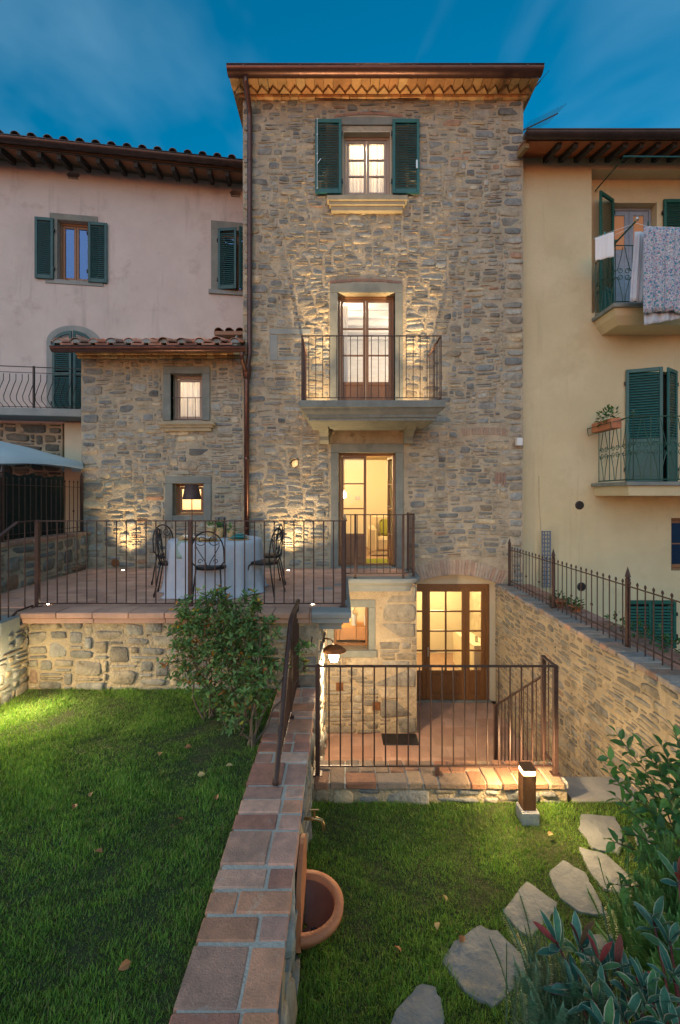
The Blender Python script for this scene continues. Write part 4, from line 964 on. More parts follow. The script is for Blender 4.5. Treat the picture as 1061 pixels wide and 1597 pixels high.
scroll_rail('balcony_railing', X(960, UB+.05), YX1, UB+.05, UZ, 1.05, 'green scrolled railing of the upper balcony behind the hanging laundry')
scroll_rail('balcony_railing', X(988, LB+.05), YX1, LB+.05, LZ, 1.12, 'green scrolled railing of the lower balcony on the yellow house')
# eaves
zy = Z(246, YY)
m = MB(); m.prism([(YY-.62, zy-.17), (YY+.2, zy+.06), (YY+.2, zy+.10), (YY-.62, zy-.13)], 'x', X(815, 8.3), YX1); part('soffit', m, mk('clay_boarding_red', (.36,.10,.04), (.42,.15,.06), 3, .85), yh)
xx = X(850, YY); f1 = None
while xx < YX1:
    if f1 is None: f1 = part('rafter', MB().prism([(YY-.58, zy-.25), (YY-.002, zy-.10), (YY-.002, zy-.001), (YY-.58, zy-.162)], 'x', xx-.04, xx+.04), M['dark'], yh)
    else: again(f1, (xx, W[f1][1], W[f1][2]), yh)
    xx += .30
part('verge_board', MB().prism([(YY-.60, zy-.27), (YY+.1, zy-.09), (YY+.1, zy+.0), (YY-.60, zy-.172)], 'x', X(815, 8.3)-.03, X(815, 8.3)+.05), M['beamwood'], yh)
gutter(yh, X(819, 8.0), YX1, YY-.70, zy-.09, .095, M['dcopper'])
part('roof', MB().prism([(YY-.66, zy-.07), (12, zy+1.0), (12, zy+.9), (YY-.66, zy-.11)], 'x', X(815, 8.3), YX1), M['tile'], yh)
part('top_wall', MB().box(YX0, YX1, YY+.1, YY+.4, YT+.001, zy+.12), M['yellow'], yh)
# things on the yellow wall
def disc(px, py, r, y, mat, label, cat, name):
    t = single(name, MB().lathe((0, 0, 0), [(0, .02), (r*.8, .02), (r, .01), (r, 0)], 20), mat, label, cat); 
    me = t.data; me.transform(Matrix.Rotation(R(90), 4, 'X')); t.location = (X(px, y), y-.005, Z(py, y)); return t
disc(904, 788, .085, YY-.002, M['black'], 'round dark wall vent under the lower balcony of the yellow house', 'vent', 'wall_vent')
disc(907, 915, .085, YY-.002, M['black'], 'round dark wall vent low on the yellow wall behind the spiked fence', 'vent', 'wall_vent')
part('wall_cable', MB().tube([(X(840.5, YY), YY-.004, Z(742, YY)), (X(841, YY), YY-.004, Z(790, YY)), (X(844, YY), YY-.004, Z(830, YY))], .006, 5), M['mortar'], yh)
disc(180, 878, .075, FY-.03, M['corten'], 'round rusty vent cap low on the annex wall', 'vent', 'vent_cap')
tr = thing('wall_trellis', 'narrow grey blue lattice panel leaning on the yellow wall', 'trellis', (X(852, 8.6), 8.6, .6))
tx0, tx1, tz0, tz1 = X(845, 8.6), X(859, 8.6), Z(916, 8.6), Z(828, 8.6)
m = MB(); frame_bars(m, tx0, tx1, tz0, tz1, 8.58, 8.61, .02); part('frame', m, M['lattice'], tr)
for i in range(13): z_ = lerp(tz0, tz1, (i+1)/14); part('slat', MB().box(tx0+.02, tx1-.02, 8.59, 8.60, z_-.012, z_+.012), M['lattice'], tr)
for i in range(2): x_ = lerp(tx0, tx1, (i+1)/3); part('upright', MB().box(x_-.01, x_+.01, 8.602, 8.61, tz0+.02, tz1-.02), M['lattice'], tr)
aw = thing('awning_frame', 'thin green tubular awning frame above the upper balcony', 'frame', (X(932, YY), YY, Z(298, YY)))
part('arm', MB().tube([(X(932, YY+.2), YY+.28, Z(298, YY+.28)), (X(975, 8.1), 8.1, Z(244, 8.1))], .012, 6), M['greeniron'], aw)
part('front_tube', MB().tube([(X(972, 8.1), 8.1, Z(244, 8.1)), (YX1, 8.1, Z(246.5, 8.1))], .014, 6), M['teal'], aw)
# flower box with its holder, on the side rail of the lower balcony
fx = X(950, 8.2)-.03
fbx = thing('flower_box', 'terracotta plastic flower box with green plant hung on the lower balcony side rail', 'flower box', (fx, 8.15, LZ+1.05))
xr = X(988, LB+.05); ya_, yb_ = 7.95, 8.60
m = MB(); m.cbox(xr-.20, xr-.02, ya_, yb_, LZ+.96, LZ+1.14, .01); part('box', m, M['terra'], fbx)
m = MB().tube([(xr, ya_-.02, LZ+1.10), (xr-.22, ya_-.02, LZ+1.06), (xr-.22, yb_+.1, LZ+1.06), (xr, yb_+.1, LZ+1.1)], .006, 5).tube([(xr-.22, ya_, LZ+1.06), (xr-.20, ya_, LZ+.93), (xr-.20, yb_+.1, LZ+.93), (xr-.22, yb_+.1, LZ+1.06)], .006, 5); part('holder', m, M['greeniron'], fbx)
# ================================================================ TERRACE AND GARDEN WALLS
tw = thing('terrace_wall', 'rubble stone retaining wall under the table terrace', 'wall', (-2, 5.27, 0))
TXL, TXR = -3.70, -.25
fw = (V3((TXL, 5.33, -.1)), V3((1,0,0)), V3((0,0,1)), V3((0,-1,0)))
part('wall_core', MB().box(TXL, TXR, 5.33, 5.6, -.1, .79).box(TXR-.3, TXR, 5.6, 7.6, CF, .78).box(TXR-.3, TXR, 5.33, 5.6, CF, -.101), M['mortar_pale'], tw)
masonry(tw, TXR-TXL, .90, (V3((TXL, 5.33, -.08)), V3((1,0,0)), V3((0,0,1)), V3((0,-1,0))), (), cell=(.06, .052), gap=.009, prot=.018, amp=.035, seed=8, quoin=(False, True), bright=1.3, skip=.1, wr=(2, 7), hr=(.3, .35, .22, .13), sq=(.2, .5), mix=.25)
masonry(tw, 2.2, 2.45, (V3((TXR, 5.36, CF+.02)), V3((0,1,0)), V3((0,0,1)), V3((1,0,0))), (), cell=(.09, .07), seed=9, prot=.02, nbig=60, bright=1.35)
# clay edging of the terrace
lip = thing('terrace_edging', 'terracotta tile edging along the front of the terrace', 'edging', (-2, 5.3, .88))
x = TXL-.02; k = 0
while x < -.34:
    b = min(x+.42, -.34); part('edge_tile', brick(x+.002, b-.002, 5.215, 5.52, .865, TZ+.004, [(.42,.25,.18), (.44,.265,.19), (.40,.235,.17)], rg, jit=.0015, b=.008), M['cotto'], lip); x = b
x = TXL-.02
while x < -.34:
    b = min(x+.84, -.34); part('under_tile', brick(x+.002, b-.002, 5.245, 5.50, .80, .862, [(.36,.22,.16), (.38,.23,.17)], rg, jit=.001, b=.006), M['cotto'], lip); x = b
# grey stone cornice round the raised corner and the door landing
co = thing('stone_cornice', 'grey moulded stone cornice edging the landing in front of the lower French door', 'cornice', (.5, 6.5, .8))
cp = [((-.335, 5.36), (0, -1)), ((.02, 5.36), (1, -1)), ((.02, 7.50), (1, -1))]
r_ = .22; cxr, cyr = 1.26-r_, 7.50+r_
cp += [((cxr+r_*math.sin(t), cyr-r_*math.cos(t)), (math.sin(t), -math.cos(t))) for t in [math.pi/2*i/6 for i in range(7)]]+[((1.26, FY-.035), (1, 0))]
prof = [(-.06, .70), (0, .70), (0, .755), (.015, .76), (.02, .79), (.06, .83), (.085, .85), (.085, .86), (.11, .862), (.115, .90), (.11, .925), (.09, TZ+.002)]
m = MB(); n = len(cp); vs = [(p[0]+d[0]*o, p[1]+d[1]*o, z) for o, z in prof for p, d in cp]
fs = [(j*n+i, j*n+i+1, (j+1)*n+i+1, (j+1)*n+i) for j in range(len(prof)-1) for i in range(n-1)]
m.add(vs, fs); part('moulding', m, M['serena_blue'], co)
tp = MB().box(-.335, .11, 5.27, 5.50, .80, TZ+.001).box(-.33, .11, 5.50, 7.39, .88, TZ-.0005).box(.11, 1.1, 7.41, 7.63, .88, TZ+.001)
tp.add([(.11, 7.41, TZ+.002), (1.1, 7.41, TZ+.002), (1.34, 7.62, TZ+.002), (1.34, FY-.04, TZ+.002), (1.18, FY-.04, TZ+.002), (1.18, 7.63, TZ+.002), (.11, 7.63, TZ+.002)], [(0,1,2,3,4,5,6)])
part('paving_slab', tp, M['serena_blue'], co)
part('soffit', MB().box(-.34, .01, 5.37, 7.62, .705, .79).box(-.02, 1.22, 7.56, FY, .62, .79), M['mortar_pale'], co)
# basement wall with small window, under the landing
bw = thing('basement_wall', 'coursed stone basement wall with a small lit window under the landing', 'wall', (.5, 7.6, CF))
BYW, BX0, BX1 = 7.6, -.249, 1.30
bo = (X(521, BYW)-BX0, X(562, BYW)+.14-BX0, Z(1013, BYW)-CF, Z(947, BYW)-CF)
fb_ = (V3((BX0, BYW, CF)), V3((1,0,0)), V3((0,0,1)), V3((0,-1,0)))
part('wall_core', wall_holes(BX1-BX0, .80-CF, [bo], .32, fb_), M['mortar_pale'], bw)
part('wall_core', MB().box(1.0, BX1, BYW+.321, FY-.001, CF, .66), M['mortar_pale'], bw)
masonry(bw, BX1-BX0, .80-CF, fb_, [grow(bo, .2, .14, .14, .16)], cell=(.09, .065), gap=.004, prot=.010, amp=.006, seed=14, hr=(.45, .5, .05), wr=(2, 6), quoin=(False, True), bright=1.3, sq=(.12, .3), mix=.45, skip=.0)
o0, o1, p0, p1 = BX0+bo[0], BX0+bo[1], CF+bo[2], CF+bo[3]
surround(bw, o0, o1, p0, p1, .115, y=BYW, top=.13, mat='serena', deep=.12, pr=.016)
part('sill', MB().cbox(o0-.2, o1+.14, BYW-.05, BYW+.1, p0-.12, p0-.002, .008), M['serena'], bw)
m = MB(); frame_bars(m, o0+.001, o1-.001, p0+.001, p1-.001, BYW+.2, BYW+.26, .04); wf = part('window_frame', m, M['oak'], bw)
part('pane', MB().box(o0+.04, o1-.04, BYW+.225, BYW+.231, p0+.04, p1-.04), M['glass'], wf)
room(bw, -.9, .99, BYW+.321, 8.49, CF, .70, M['room'])
part('room_wall', MB().box(-.9, .99, 8.47, 8.485, CF, .7), M['room'], bw)
for k in range(4): part('tile', brick(-.3+k*.3, -.3+k*.3+.292, BYW+.5, BYW+.9, p0+.0, p0+.23, [(.45,.22,.10), (.48,.25,.12)], rg, jit=.001), M['cotto'], bw)
v = thing('plaster_figure', 'small white plaster figure standing behind the basement window', 'figure', (X(552, 8.2), 8.25, p0+.23))
part('figure', MB().lathe((X(552, 8.2), 8.25, p0+.23), [(.05, 0), (.055, .03), (.03, .08), (.055, .14), (.04, .2), (.015, .22)], 10).tube([(X(552, 8.2), 8.25, p0+.40), (X(549, 8.2), 8.22, p0+.5), (X(556, 8.2), 8.25, p0+.58)], [.02, .025, .008], 6), M['plasticwhite'], v, smooth=True)
bx = single('room_box', MB().cbox(X(568, 8.2), X(585, 8.2), 8.2, 8.4, p0+.23, p0+.42, .01), M['plasticwhite'], 'white box beside the plaster figure behind the basement window', 'box')
for px, py in ((530, 1070), (587, 1100)):
    xx, zz = X(px, BYW), Z(py, BYW); t = thing('wall_grille', 'square rusty grille '+('nearer the wall lamp, high on' if px < 550 else 'above the doormat, low on')+' the basement wall', 'grille', (xx, BYW, zz), 'square grilles in the basement wall')
    m = MB(); frame_bars(m, xx-.062, xx+.062, zz-.068, zz+.068, BYW-.034, BYW-.012, .012); part('frame', m, M['corten'], t)
    part('back', MB().box(xx-.05, xx+.05, BYW-.016, BYW-.01, zz-.056, zz+.056), M['corten'], t)
    for i in range(5): part('slat', MB().cbox(xx-.05, xx+.05, BYW-.03, BYW-.02, zz-.048+i*.022, zz-.040+i*.022, .002), M['corten'], t)
mat_ = G(622, 1156, CF)
dm = single('doormat', MB().cbox(X(596, 7.42), X(651, 7.42), 7.22, 7.56, CF+.002, CF+.018, .006), M['black'], 'black doormat lying at the foot of the basement wall', 'doormat')
# left boundary wall of the terrace
lw = thing('boundary_wall', 'low stone wall with brick coping below the screened fence, left of the terrace', 'wall', (-4.75, 7, TZ))
part('wall_core', MB().box(-5.05, -4.75, 4.6, FY-.005, TZ-.1, 1.57), M['mortar'], lw)
masonry(lw, 3.8, .62, (V3((-4.75, FY-.02, TZ+.0)), V3((0,-1,0)), V3((0,0,1)), V3((1,0,0))), (), cell=(.07, .06), seed=17, prot=.02, gap=.012, skip=.5, nbig=120)
y = 4.7
while y < FY-.1: part('coping_brick', brick(-5.08, -4.72, y+.004, min(y+.27, FY-.01), 1.572, 1.63, [(.36,.2,.14), (.40,.25,.17), (.33,.2,.15)], rg), M['brick'], lw); y += .275
sf = thing('screened_fence', 'spiked iron fence backed with dark green netting on the low left wall', 'fence', (-4.9, 7, 1.63))
def spear_fence(t, p0, p1, h, sp, posts, rails, mat, knob=4, taper=True, bar_r=.007):
    p0, p1 = V3(p0), V3(p1); d = p1-p0; L_ = d.length; n = round(L_/sp); me = []
    for kn in (0, 1):
        m = MB().tube([(0, 0, 0), (0, 0, h*.93)], bar_r, 5).lathe((0, 0, h*.93), [(.006, 0), (.013, .012), (.013, .03), (.0, .05)], 6)
        if kn: m.lathe((0, 0, h*.38), [(.007, 0), (.018, .012), (.018, .026), (.007, .038)], 6)
        me.append(mesh_of(m, mat, 'picket'))
    for i in range(n+1): link('picket', me[1 if i % knob == 2 else 0], p0+d*(i/n), t)
    m = MB().cbox(-.02, .02, -.02, .02, -.02, h*1.02, .003).lathe((0, 0, h*1.02), [(.018, 0), (.032, .02), (.025, .05), (.0, .13)], 6).cbox(-.045, .045, -.045, .045, -.03, -.0, .003); pm = mesh_of(m, mat, 'post')
    for s in posts: link('post', pm, p0+d*s, t)
    for z_ in rails: part('rail', MB().add([q+V3((a, b, z_+c)) for q in (p0, p1) for a, b, c in ((-.012, -.012, -.004), (.012, .012, -.004), (.012, .012, .004), (-.012, -.012, .004))], [(0,1,2,3),(7,6,5,4),(0,4,5,1),(1,5,6,2),(2,6,7,3),(3,7,4,0)]), mat, t)
spear_fence(sf, (-4.86, FY-.06, 1.64), (-4.86, 4.9, 1.64), .96, .125, (0, .56, 1), (.08, .82), M['iron'])
cl = MB(); vs = []; nn_ = 60
for i in range(nn_+1):
    y = lerp(FY-.5, 4.9, i/nn_); o = .006*math.sin(i*1.3); tz = 1.64+.99+.02*math.sin(i*.5)+.01*math.sin(i*1.7)
    vs += [(-4.93+o, y, 1.64), (-4.93+o, y, tz), (-4.926+o, y, 1.64), (-4.926+o, y, tz)]
cl.add(vs, [(4*i, 4*i+4, 4*i+5, 4*i+1) for i in range(nn_)]+[(4*i+2, 4*i+3, 4*i+7, 4*i+6) for i in range(nn_)]); part('netting', cl, M['meshcloth'], sf)
part('netting', MB().box(-6.2, -4.93, FY-.52, FY-.515, .9, 2.62), M['meshcloth'], sf)
# side wall of the garden stair
gs = thing('stair_side_wall', 'rough stone side wall of the garden stair at the left edge of the lawn', 'wall', (-3.7, 4.6, 0))
m = MB()
for k in range(6): m.box(-3.9, -3.701, 5.20-(k+1)*.31, 5.20-k*.31, -.1, TZ-.18-k*.155)
m.box(-3.9, -3.701, 5.2, 5.6, -.1, TZ-.14)
part('wall_core', m, M['mortar_pale'], gs)
masonry(gs, 1.9, .85, (V3((-3.70, 3.42, -.1)), V3((0,1,0)), V3((0,0,1)), V3((1,0,0))), [(0, 1.9-.31*5, .1, 1), (0, 1.9-.31*4, .16, 1), (0, 1.9-.31*3, .34, 1), (0, 1.9-.31*2, .5, 1), (0, 1.9-.31, .66, 1)], cell=(.055, .05), gap=.01, prot=.02, seed=19, bright=1.15, sq=(.3, .7))
# terrace railing
ti = thing('terrace_railing', 'long brown iron railing along the front edge of the terrace', 'railing', (-2, 5.55, TZ))
RY = 5.52
railing(ti, (-3.72, RY, TZ), (.04, RY, TZ), 1.055, M['iron'], .122, bot=.04, rail=(.02, .006), br=.0075, posts=(0, .5, 1), postw=.024)
si = thing('stair_railing', 'brown iron railing sloping down beside the garden stair at the far left', 'railing', (-3.76, 5, TZ))
railing(si, (-3.76, RY-.03, TZ), (-3.76, 5.22, TZ), 1.055, M['iron'], .122, bot=.02, br=.0075, posts=())
railing(si, (-3.76, 5.21, TZ-.01), (-3.76, 3.4, TZ-.01-1.81*.5), 1.055, M['iron'], .122, bot=.02, br=.0075, posts=(1,))
li = thing('landing_railing', 'curved cornered iron railing round the landing in front of the lower French door', 'railing', (.6, 7.5, TZ))
LX0, LX1, LY = .07, 1.20, 7.46
railing(li, (LX0, RY+.03, TZ), (LX0, LY, TZ), 1.055, M['iron'], .13, bot=.08, br=.007, posts=())
railing(li, (LX0, LY, TZ), (LX1-.15, LY, TZ), 1.055, M['iron'], .115, bot=.08, br=.007, posts=(.19, 1), postw=.018)
railing(li, (LX1-.149, LY, TZ), (LX1+.05, LY+.18, TZ), 1.055, M['iron'], .13, bot=.08, br=.007, posts=(1,), postw=.018)
railing(li, (LX1+.05, LY+.181, TZ), (LX1+.05, FY-.25, TZ), 1.055, M['iron'], .115, bot=.08, br=.007, posts=(1,), postw=.02)

# ================================================================ BRICK-TOPPED GARDEN WALL (middle of the picture)
gw = thing('brick_topped_wall', 'long low wall topped with worn bricks dividing the two lawns', 'wall', (-.5, 3.5, 0))
GX0, GX1 = -.72, -.275
part('wall_core', MB().box(GX0+.02, GX1-.012, -2.5, 5.32, -1.2, -.022), M['mortar_pale'], gw)
part('bedding_mortar', MB().box(GX0+.004, GX1-.003, -2.5, 5.32, -.0215, .027), M['joint'], gw)
rb = random.Random(12); y = 1.2
pat = 0
while y < 5.25:
    typ = rb.choice((0, 1, 0, 1)) if pat % 4 else 2
    dp = .285 if typ == 2 else .145
    w_ = GX1-GX0+.03; xs_ = {0: (0, .66, 1), 1: (0, .36, 1), 2: (0, .62, 1) if rb.random() < .5 else (0, .4, 1)}[typ]
    for a, b in zip(xs_, xs_[1:]):
        part('coping_brick', brick(GX0-.02+w_*a+.009, GX0-.02+w_*b-.009, y+.005, min(y+dp, 5.27)-.005, -.02, .036, REDS, rb, jit=.005, b=.007), M['coping'], gw)
    y += dp+.012; pat += 1
masonry(gw, 6.6, 1.55, (V3((GX1-.012, -1.4, -1.56)), V3((0,1,0)), V3((0,0,1)), V3((1,0,0))), (), cell=(.09, .075), seed=23, prot=.02, gap=.012, nbig=120, bright=1.25)
masonry(gw, 4.0, .3, (V3((GX0+.02, 5.2, -.3)), V3((0,-1,0)), V3((0,0,1)), V3((-1,0,0))), (), cell=(.09, .075), seed=24, prot=.01, nbig=10)
hr_ = thing('wall_handrail', 'thick reddish iron handrail curving down onto the brick wall top', 'railing', (-.5, 4.5, .04))
pth = [(-.5, 5.36, 1.04), (-.5, 4.66, 1.04), (-.5, 4.54, 1.015), (-.5, 4.42, .92), (-.5, 4.14, .66), (-.5, 3.55, .11), (-.5, 3.50, .085), (-.5, 3.47, .05)]
part('handrail', MB().tube(pth, .024, 10), M['iron'], hr_, smooth=True)
part('bottom_rail', MB().cbox(-.512, -.488, 3.75, 5.36, .12, .132, .003), M['iron'], hr_)
y = 3.8; 
while y < 5.3:
    zt = 1.03 if y > 4.5 else .66+(y-4.14)*(.92-.66)/.28 if y > 4.14 else .11+(y-3.55)*(.55/.59)
    part('baluster', MB().tube([(-.5, y, .125), (-.5, y, zt)], .0075, 6), M['iron'], hr_); y += .12
for y in (5.30, 4.55): part('post', MB().cbox(-.515, -.485, y-.015, y+.015, .04, 1.02, .003).cbox(-.535, -.465, y-.035, y+.035, .042, .05, .002), M['iron'], hr_)

# ================================================================ COURT EDGE: brick ledge, railing, bollard
ce = thing('court_ledge', 'low stone ledge topped with sand coloured bricks in front of the sunken court', 'wall', (1, 4.45, LG))
EX0, EX1, EY0, EY1 = -.26, 2.20, 4.28, 4.66
part('wall_core', MB().box(EX0, EX1-.02, EY0+.03, EY1-.02, CF, -.515), M['mortar_pale'], ce)
part('bedding_mortar', MB().box(EX0+.0, EX1-.015, EY0+.018, EY1-.012, -.514, -.464), M['joint'], ce)
x = EX0+.01; k = 0
while x < EX1-.05:
    wv_ = rb.choice((.15, .15, .30)); wv_ = min(wv_, EX1-x); 
    if wv_ < .1: break
    if wv_ < .2 and rb.random() < .4:
        part('coping_brick', brick(x+.005, x+wv_-.005, EY0, EY1, -.515, -.45, SANDB, rb, b=.011), M['brick'], ce)
    else:
        f_ = rb.choice((.45, .55)); ym = lerp(EY0, EY1, f_)
        part('coping_brick', brick(x+.005, x+wv_-.005, EY0, ym-.005, -.515, -.45, SANDB, rb, b=.011), M['brick'], ce)
        if wv_ > .2: 
            part('coping_brick', brick(x+.005, x+wv_/2-.004, ym+.005, EY1, -.515, -.45, SANDB, rb, b=.011), M['brick'], ce); part('coping_brick', brick(x+wv_/2+.004, x+wv_-.005, ym+.005, EY1, -.515, -.45, SANDB, rb, b=.011), M['brick'], ce)
        else: part('coping_brick', brick(x+.005, x+wv_-.005, ym+.005, EY1, -.515, -.45, SANDB, rb, b=.011), M['brick'], ce)
    x += wv_
masonry(ce, EX1-EX0-.04, .22, (V3((EX0+.01, EY0+.03, -.735)), V3((1,0,0)), V3((0,0,1)), V3((0,-1,0))), (), cell=(.08, .07), seed=31, prot=.018, gap=.012, skip=.5, bright=1.25)
ci = thing('court_railing', 'brown iron railing on the brick ledge above the sunken court', 'railing', (1, 4.44, -.45))
CX0, CX1, CY = -.22, 2.125, 4.43
railing(ci, (CX0, CY, -.45), (CX1, CY, -.45), 1.06, M['iron'], .112, bot=.075, rail=(.018, .006), br=.0075, posts=(0, 1), postw=.022)
railing(ci, (CX1, CY+.03, -.45), (CX1, 4.69, -.45), 1.06, M['iron'], .112, bot=.075, rail=(.018, .006), br=.0075, posts=(1,), postw=.022, post_base=False)
part('rail_hook', MB().tube([(CX0, CY, .61), (CX0-.12, CY, .61), (CX0-.14, CY, .58), (CX0-.13, CY, .55)], .01, 6), M['iron'], ci)
part('foot', MB().cbox(.94, .98, CY-.02, CY+.02, -.455, -.38, .003).cbox(.91, 1.01, CY-.04, CY+.04, -.452, -.446, .002), M['iron'], ci)
sh = thing('court_stair_railing', 'brown iron railing sloping down the stair into the sunken court', 'railing', (2.1, 5.3, -1))
railing(sh, (2.115, 4.72, -.66), (2.115, 6.1, -1.60), 1.05, M['iron'], .115, bot=.12, rail=(.016, .008), br=.0075, posts=(1,), postw=.022)
bl = thing('bollard_light', 'lit rusted steel bollard light on a concrete footing in the lower lawn', 'bollard light', (1.73, 4.07, LG))
bx_, by_ = 1.70, 4.08
part('footing', MB().cbox(bx_-.075, bx_+.085, by_-.08, by_+.08, LG-.1, LG+.115, .012), M['concrete'], bl)
zb = LG+.117
part('body', MB().cbox(bx_-.058, bx_+.058, by_-.058, by_+.058, zb, zb+.31, .003), M['corten'], bl)
part('light_band', MB().box(bx_-.052, bx_+.052, by_-.052, by_+.052, zb+.311, zb+.350), M['strip'], bl)
part('cap', MB().cbox(bx_-.06, bx_+.06, by_-.06, by_+.06, zb+.351, zb+.375, .003), M['corten'], bl)

# ================================================================ RIGHT GARDEN WALL WITH SPIKED FENCE
rw = thing('right_garden_wall', 'warm lit rubble wall with brick top along the right of the court', 'wall', (3.2, 5, LG))
part('wall_core', MB().box(2.95, 3.58, -2.5, FY-.002, -1.9, .575), M['mortar_pale'], rw)
masonry(rw, FY-1.6, 2.36, (V3((2.95, FY-.01, CF-.02)), V3((0,-1,0)), V3((0,0,1)), V3((-1,0,0))), (), cell=(.055, .036), gap=.009, prot=.012, amp=.05, seed=41, skip=.2, bright=1.2, hr=(.45, .35, .17, .03), wr=(2, 7), sq=(.2, .6), mix=.35, vis=lambda u, v: 1/(FY-u)**2)
y = 2.6
while y < FY-.03:
    yb = min(y+.15, FY-.004); j_ = rb.uniform(-.012, .012)
    part('coping_brick', brick(2.925+j_, 3.225, y+.004, yb-.002, .576, .636, GREYB, rb, b=.01), M['coping'], rw)
    part('coping_brick', brick(3.235, 3.605, y+.004, yb-.002, .576, .630, [(.36,.18,.13), (.34,.19,.14), (.32,.2,.16)], rb, b=.01), M['brick'], rw); y += .155
rf_ = thing('spiked_fence', 'rust brown spiked iron fence on top of the right garden wall', 'fence', (3.15, 5.5, .64))
spear_fence(rf_, (3.15, FY-.16, .635), (3.15, 2.9, .635), .74, .125, (0.0, .315, .63, .94), (.09, .67), M['iron'])
# potted plants and greenery on the wall top
def leafy(mb, c, r, n, size, cols, rg, up=.3, flat=1.):
    for _ in range(n):
        d = V3((rg.gauss(0, 1), rg.gauss(0, 1), rg.gauss(0, 1)*flat)).normalized()*r*rg.random()**.4; p = V3(c)+d
        leaf_at(mb, p, (d.normalized()+V3((rg.uniform(-.6, .6), rg.uniform(-.6, .6), up+rg.uniform(-.4, .4)))).normalized(), size*rg.uniform(.6, 1.2), size*.42, rg.choice(cols), rg)
def leaf_at(mb, p, d, ln, wd, col, rg, fold=.25, droop=.15, k=None):
    d = V3(d).normalized(); s = d.cross(V3((0, 0, 1)));
    s = s.normalized() if s.length > .05 else V3((1, 0, 0))
    if rg: s = (Matrix.Rotation(rg.uniform(-.7, .7), 3, d) @ s)
    nrm = s.cross(d); p = V3(p); kk = (rg.uniform(.75, 1.25) if rg else 1) if k is None else k
    a = p+d*ln*.35; b = p+d*ln*.7-nrm*droop*ln*.3; t = p+d*ln-nrm*droop*ln
    col = tuple(q*kk for q in col)
    mb.add([p, a+s*wd*.5+nrm*fold*wd*.5, b+s*wd*.40+nrm*fold*wd*.4, t, b-s*wd*.40+nrm*fold*wd*.4, a-s*wd*.5+nrm*fold*wd*.5, a, b],
           [(0, 1, 6), (1, 2, 7, 6), (2, 3, 7), (3, 4, 7), (4, 5, 6, 7), (5, 0, 6)], col)
rl = random.Random(77)
G1 = [(.03,.10,.02), (.045,.13,.03), (.06,.15,.035), (.035,.09,.025)]
m = MB(); leafy(m, ((X(988, LB+.05)-.11), 8.2, LZ+1.2), .17, 130, .09, G1, rl); part('foliage', m, M['leaf'], fbx, kind='stuff')
def pot(px, py, y, r, h, label):
    x_, z_ = X(px, y), .636; t = thing('potted_plant', label, 'potted plant', (x_, y, z_), 'pots on the right wall top')
    part('pot', MB().lathe((x_, y, z_), [(r*.7, 0), (r, h*.9), (r*1.08, h*.9), (r*1.08, h), (r*.9, h), (r*.85, h*.8), (0, h*.8)], 14), M['terra'], t, smooth=True)
    m = MB(); leafy(m, (x_, y, z_+h), r*1.15, 110, .06, G1, rl, flat=.5); part('foliage', m, M['leaf'], t, kind='stuff')
pot(872, 940, 6.75, .11, .10, 'left of two small leafy pots on the right wall top'); pot(898, 945, 6.45, .09, .09, 'right of two small leafy pots on the right wall top')
cr_ = thing('trailing_plant', 'small trailing green plant on the right wall top before the low green shutters', 'plant', (3.4, 5.1, .63))
m = MB(); 
for k in range(5): leafy(m, (3.48+.02*k, 5.6-k*.28, .70+.02*(k % 2)), .13, 50, .07, G1, rl, flat=.6)
part('foliage', m, M['leaf'], cr_, kind='stuff')
part('stem', MB().tube([(3.5, 5.6, .64), (3.5, 5.1, .72), (3.52, 4.5, .66)], .006, 4), M['bark'], cr_)

# ================================================================ SINK AND TAP
sk = thing('wall_sink', 'half round terracotta sink with arched back plate fixed to the brick topped wall', 'sink', (-.2, 3.0, -.5))
sx, sy, sz = GX1+.005, 2.99, -.42
m = MB(); pl = [(sy-.235, sz-.10), (sy+.235, sz-.10), (sy+.235, sz+.20)]+[(sy+.235*math.cos(math.pi*k/12), sz+.20+.19*math.sin(math.pi*k/12)) for k in range(1, 12)]+[(sy-.235, sz+.20)]
m.prism(pl, 'x', sx, sx+.03); part('back_plate', m, M['terra'], sk)
N2 = 20; prof_o = [(.06, -.20), (.15, -.165), (.215, -.07), (.225, -.045), (.262, -.04), (.265, 0), (.21, .002), (.20, -.02)]; prof_i = [(.20, -.02), (.19, -.06), (.13, -.135), (.02, -.155)]
m = MB().lathe((sx+.03, sy, sz), prof_o, N2, -math.pi/2, math.pi/2); part('basin', m, M['terra'], sk, smooth=True)
m = MB().lathe((sx+.03, sy, sz), prof_i, N2, -math.pi/2, math.pi/2); part('basin_inside', m, M['terradark'], sk, smooth=True)
part('drain', MB().lathe((sx+.10, sy-.05, sz-.142), [(.0, .0), (.018, .001), (.022, .004), (.024, 0)], 12), M['black'], sk)
part('waste_pipe', MB().tube([(sx+.10, sy, sz-.17), (sx+.10, sy, LG-.02)], .022, 8), M['terra'], sk)
tpx = thing('garden_tap', 'small brass garden tap sticking out above the terracotta sink', 'tap', (sx, 3.1, -.2))
ty = 3.32; tz = -.10
part('pipe', MB().tube([(sx, ty, tz), (sx+.10, ty, tz), (sx+.135, ty, tz-.012), (sx+.15, ty, tz-.05), (sx+.15, ty, tz-.085)], [.011, .012, .013, .012, .010], 8), M['brass'], tpx, smooth=True)
part('valve', MB().tube([(sx+.08, ty, tz), (sx+.08, ty, tz+.06)], .009, 8), M['brass'], tpx)
part('handle', MB().cbox(sx+.045, sx+.115, ty-.006, ty+.006, tz+.06, tz+.072, .003), M['brass'], tpx)

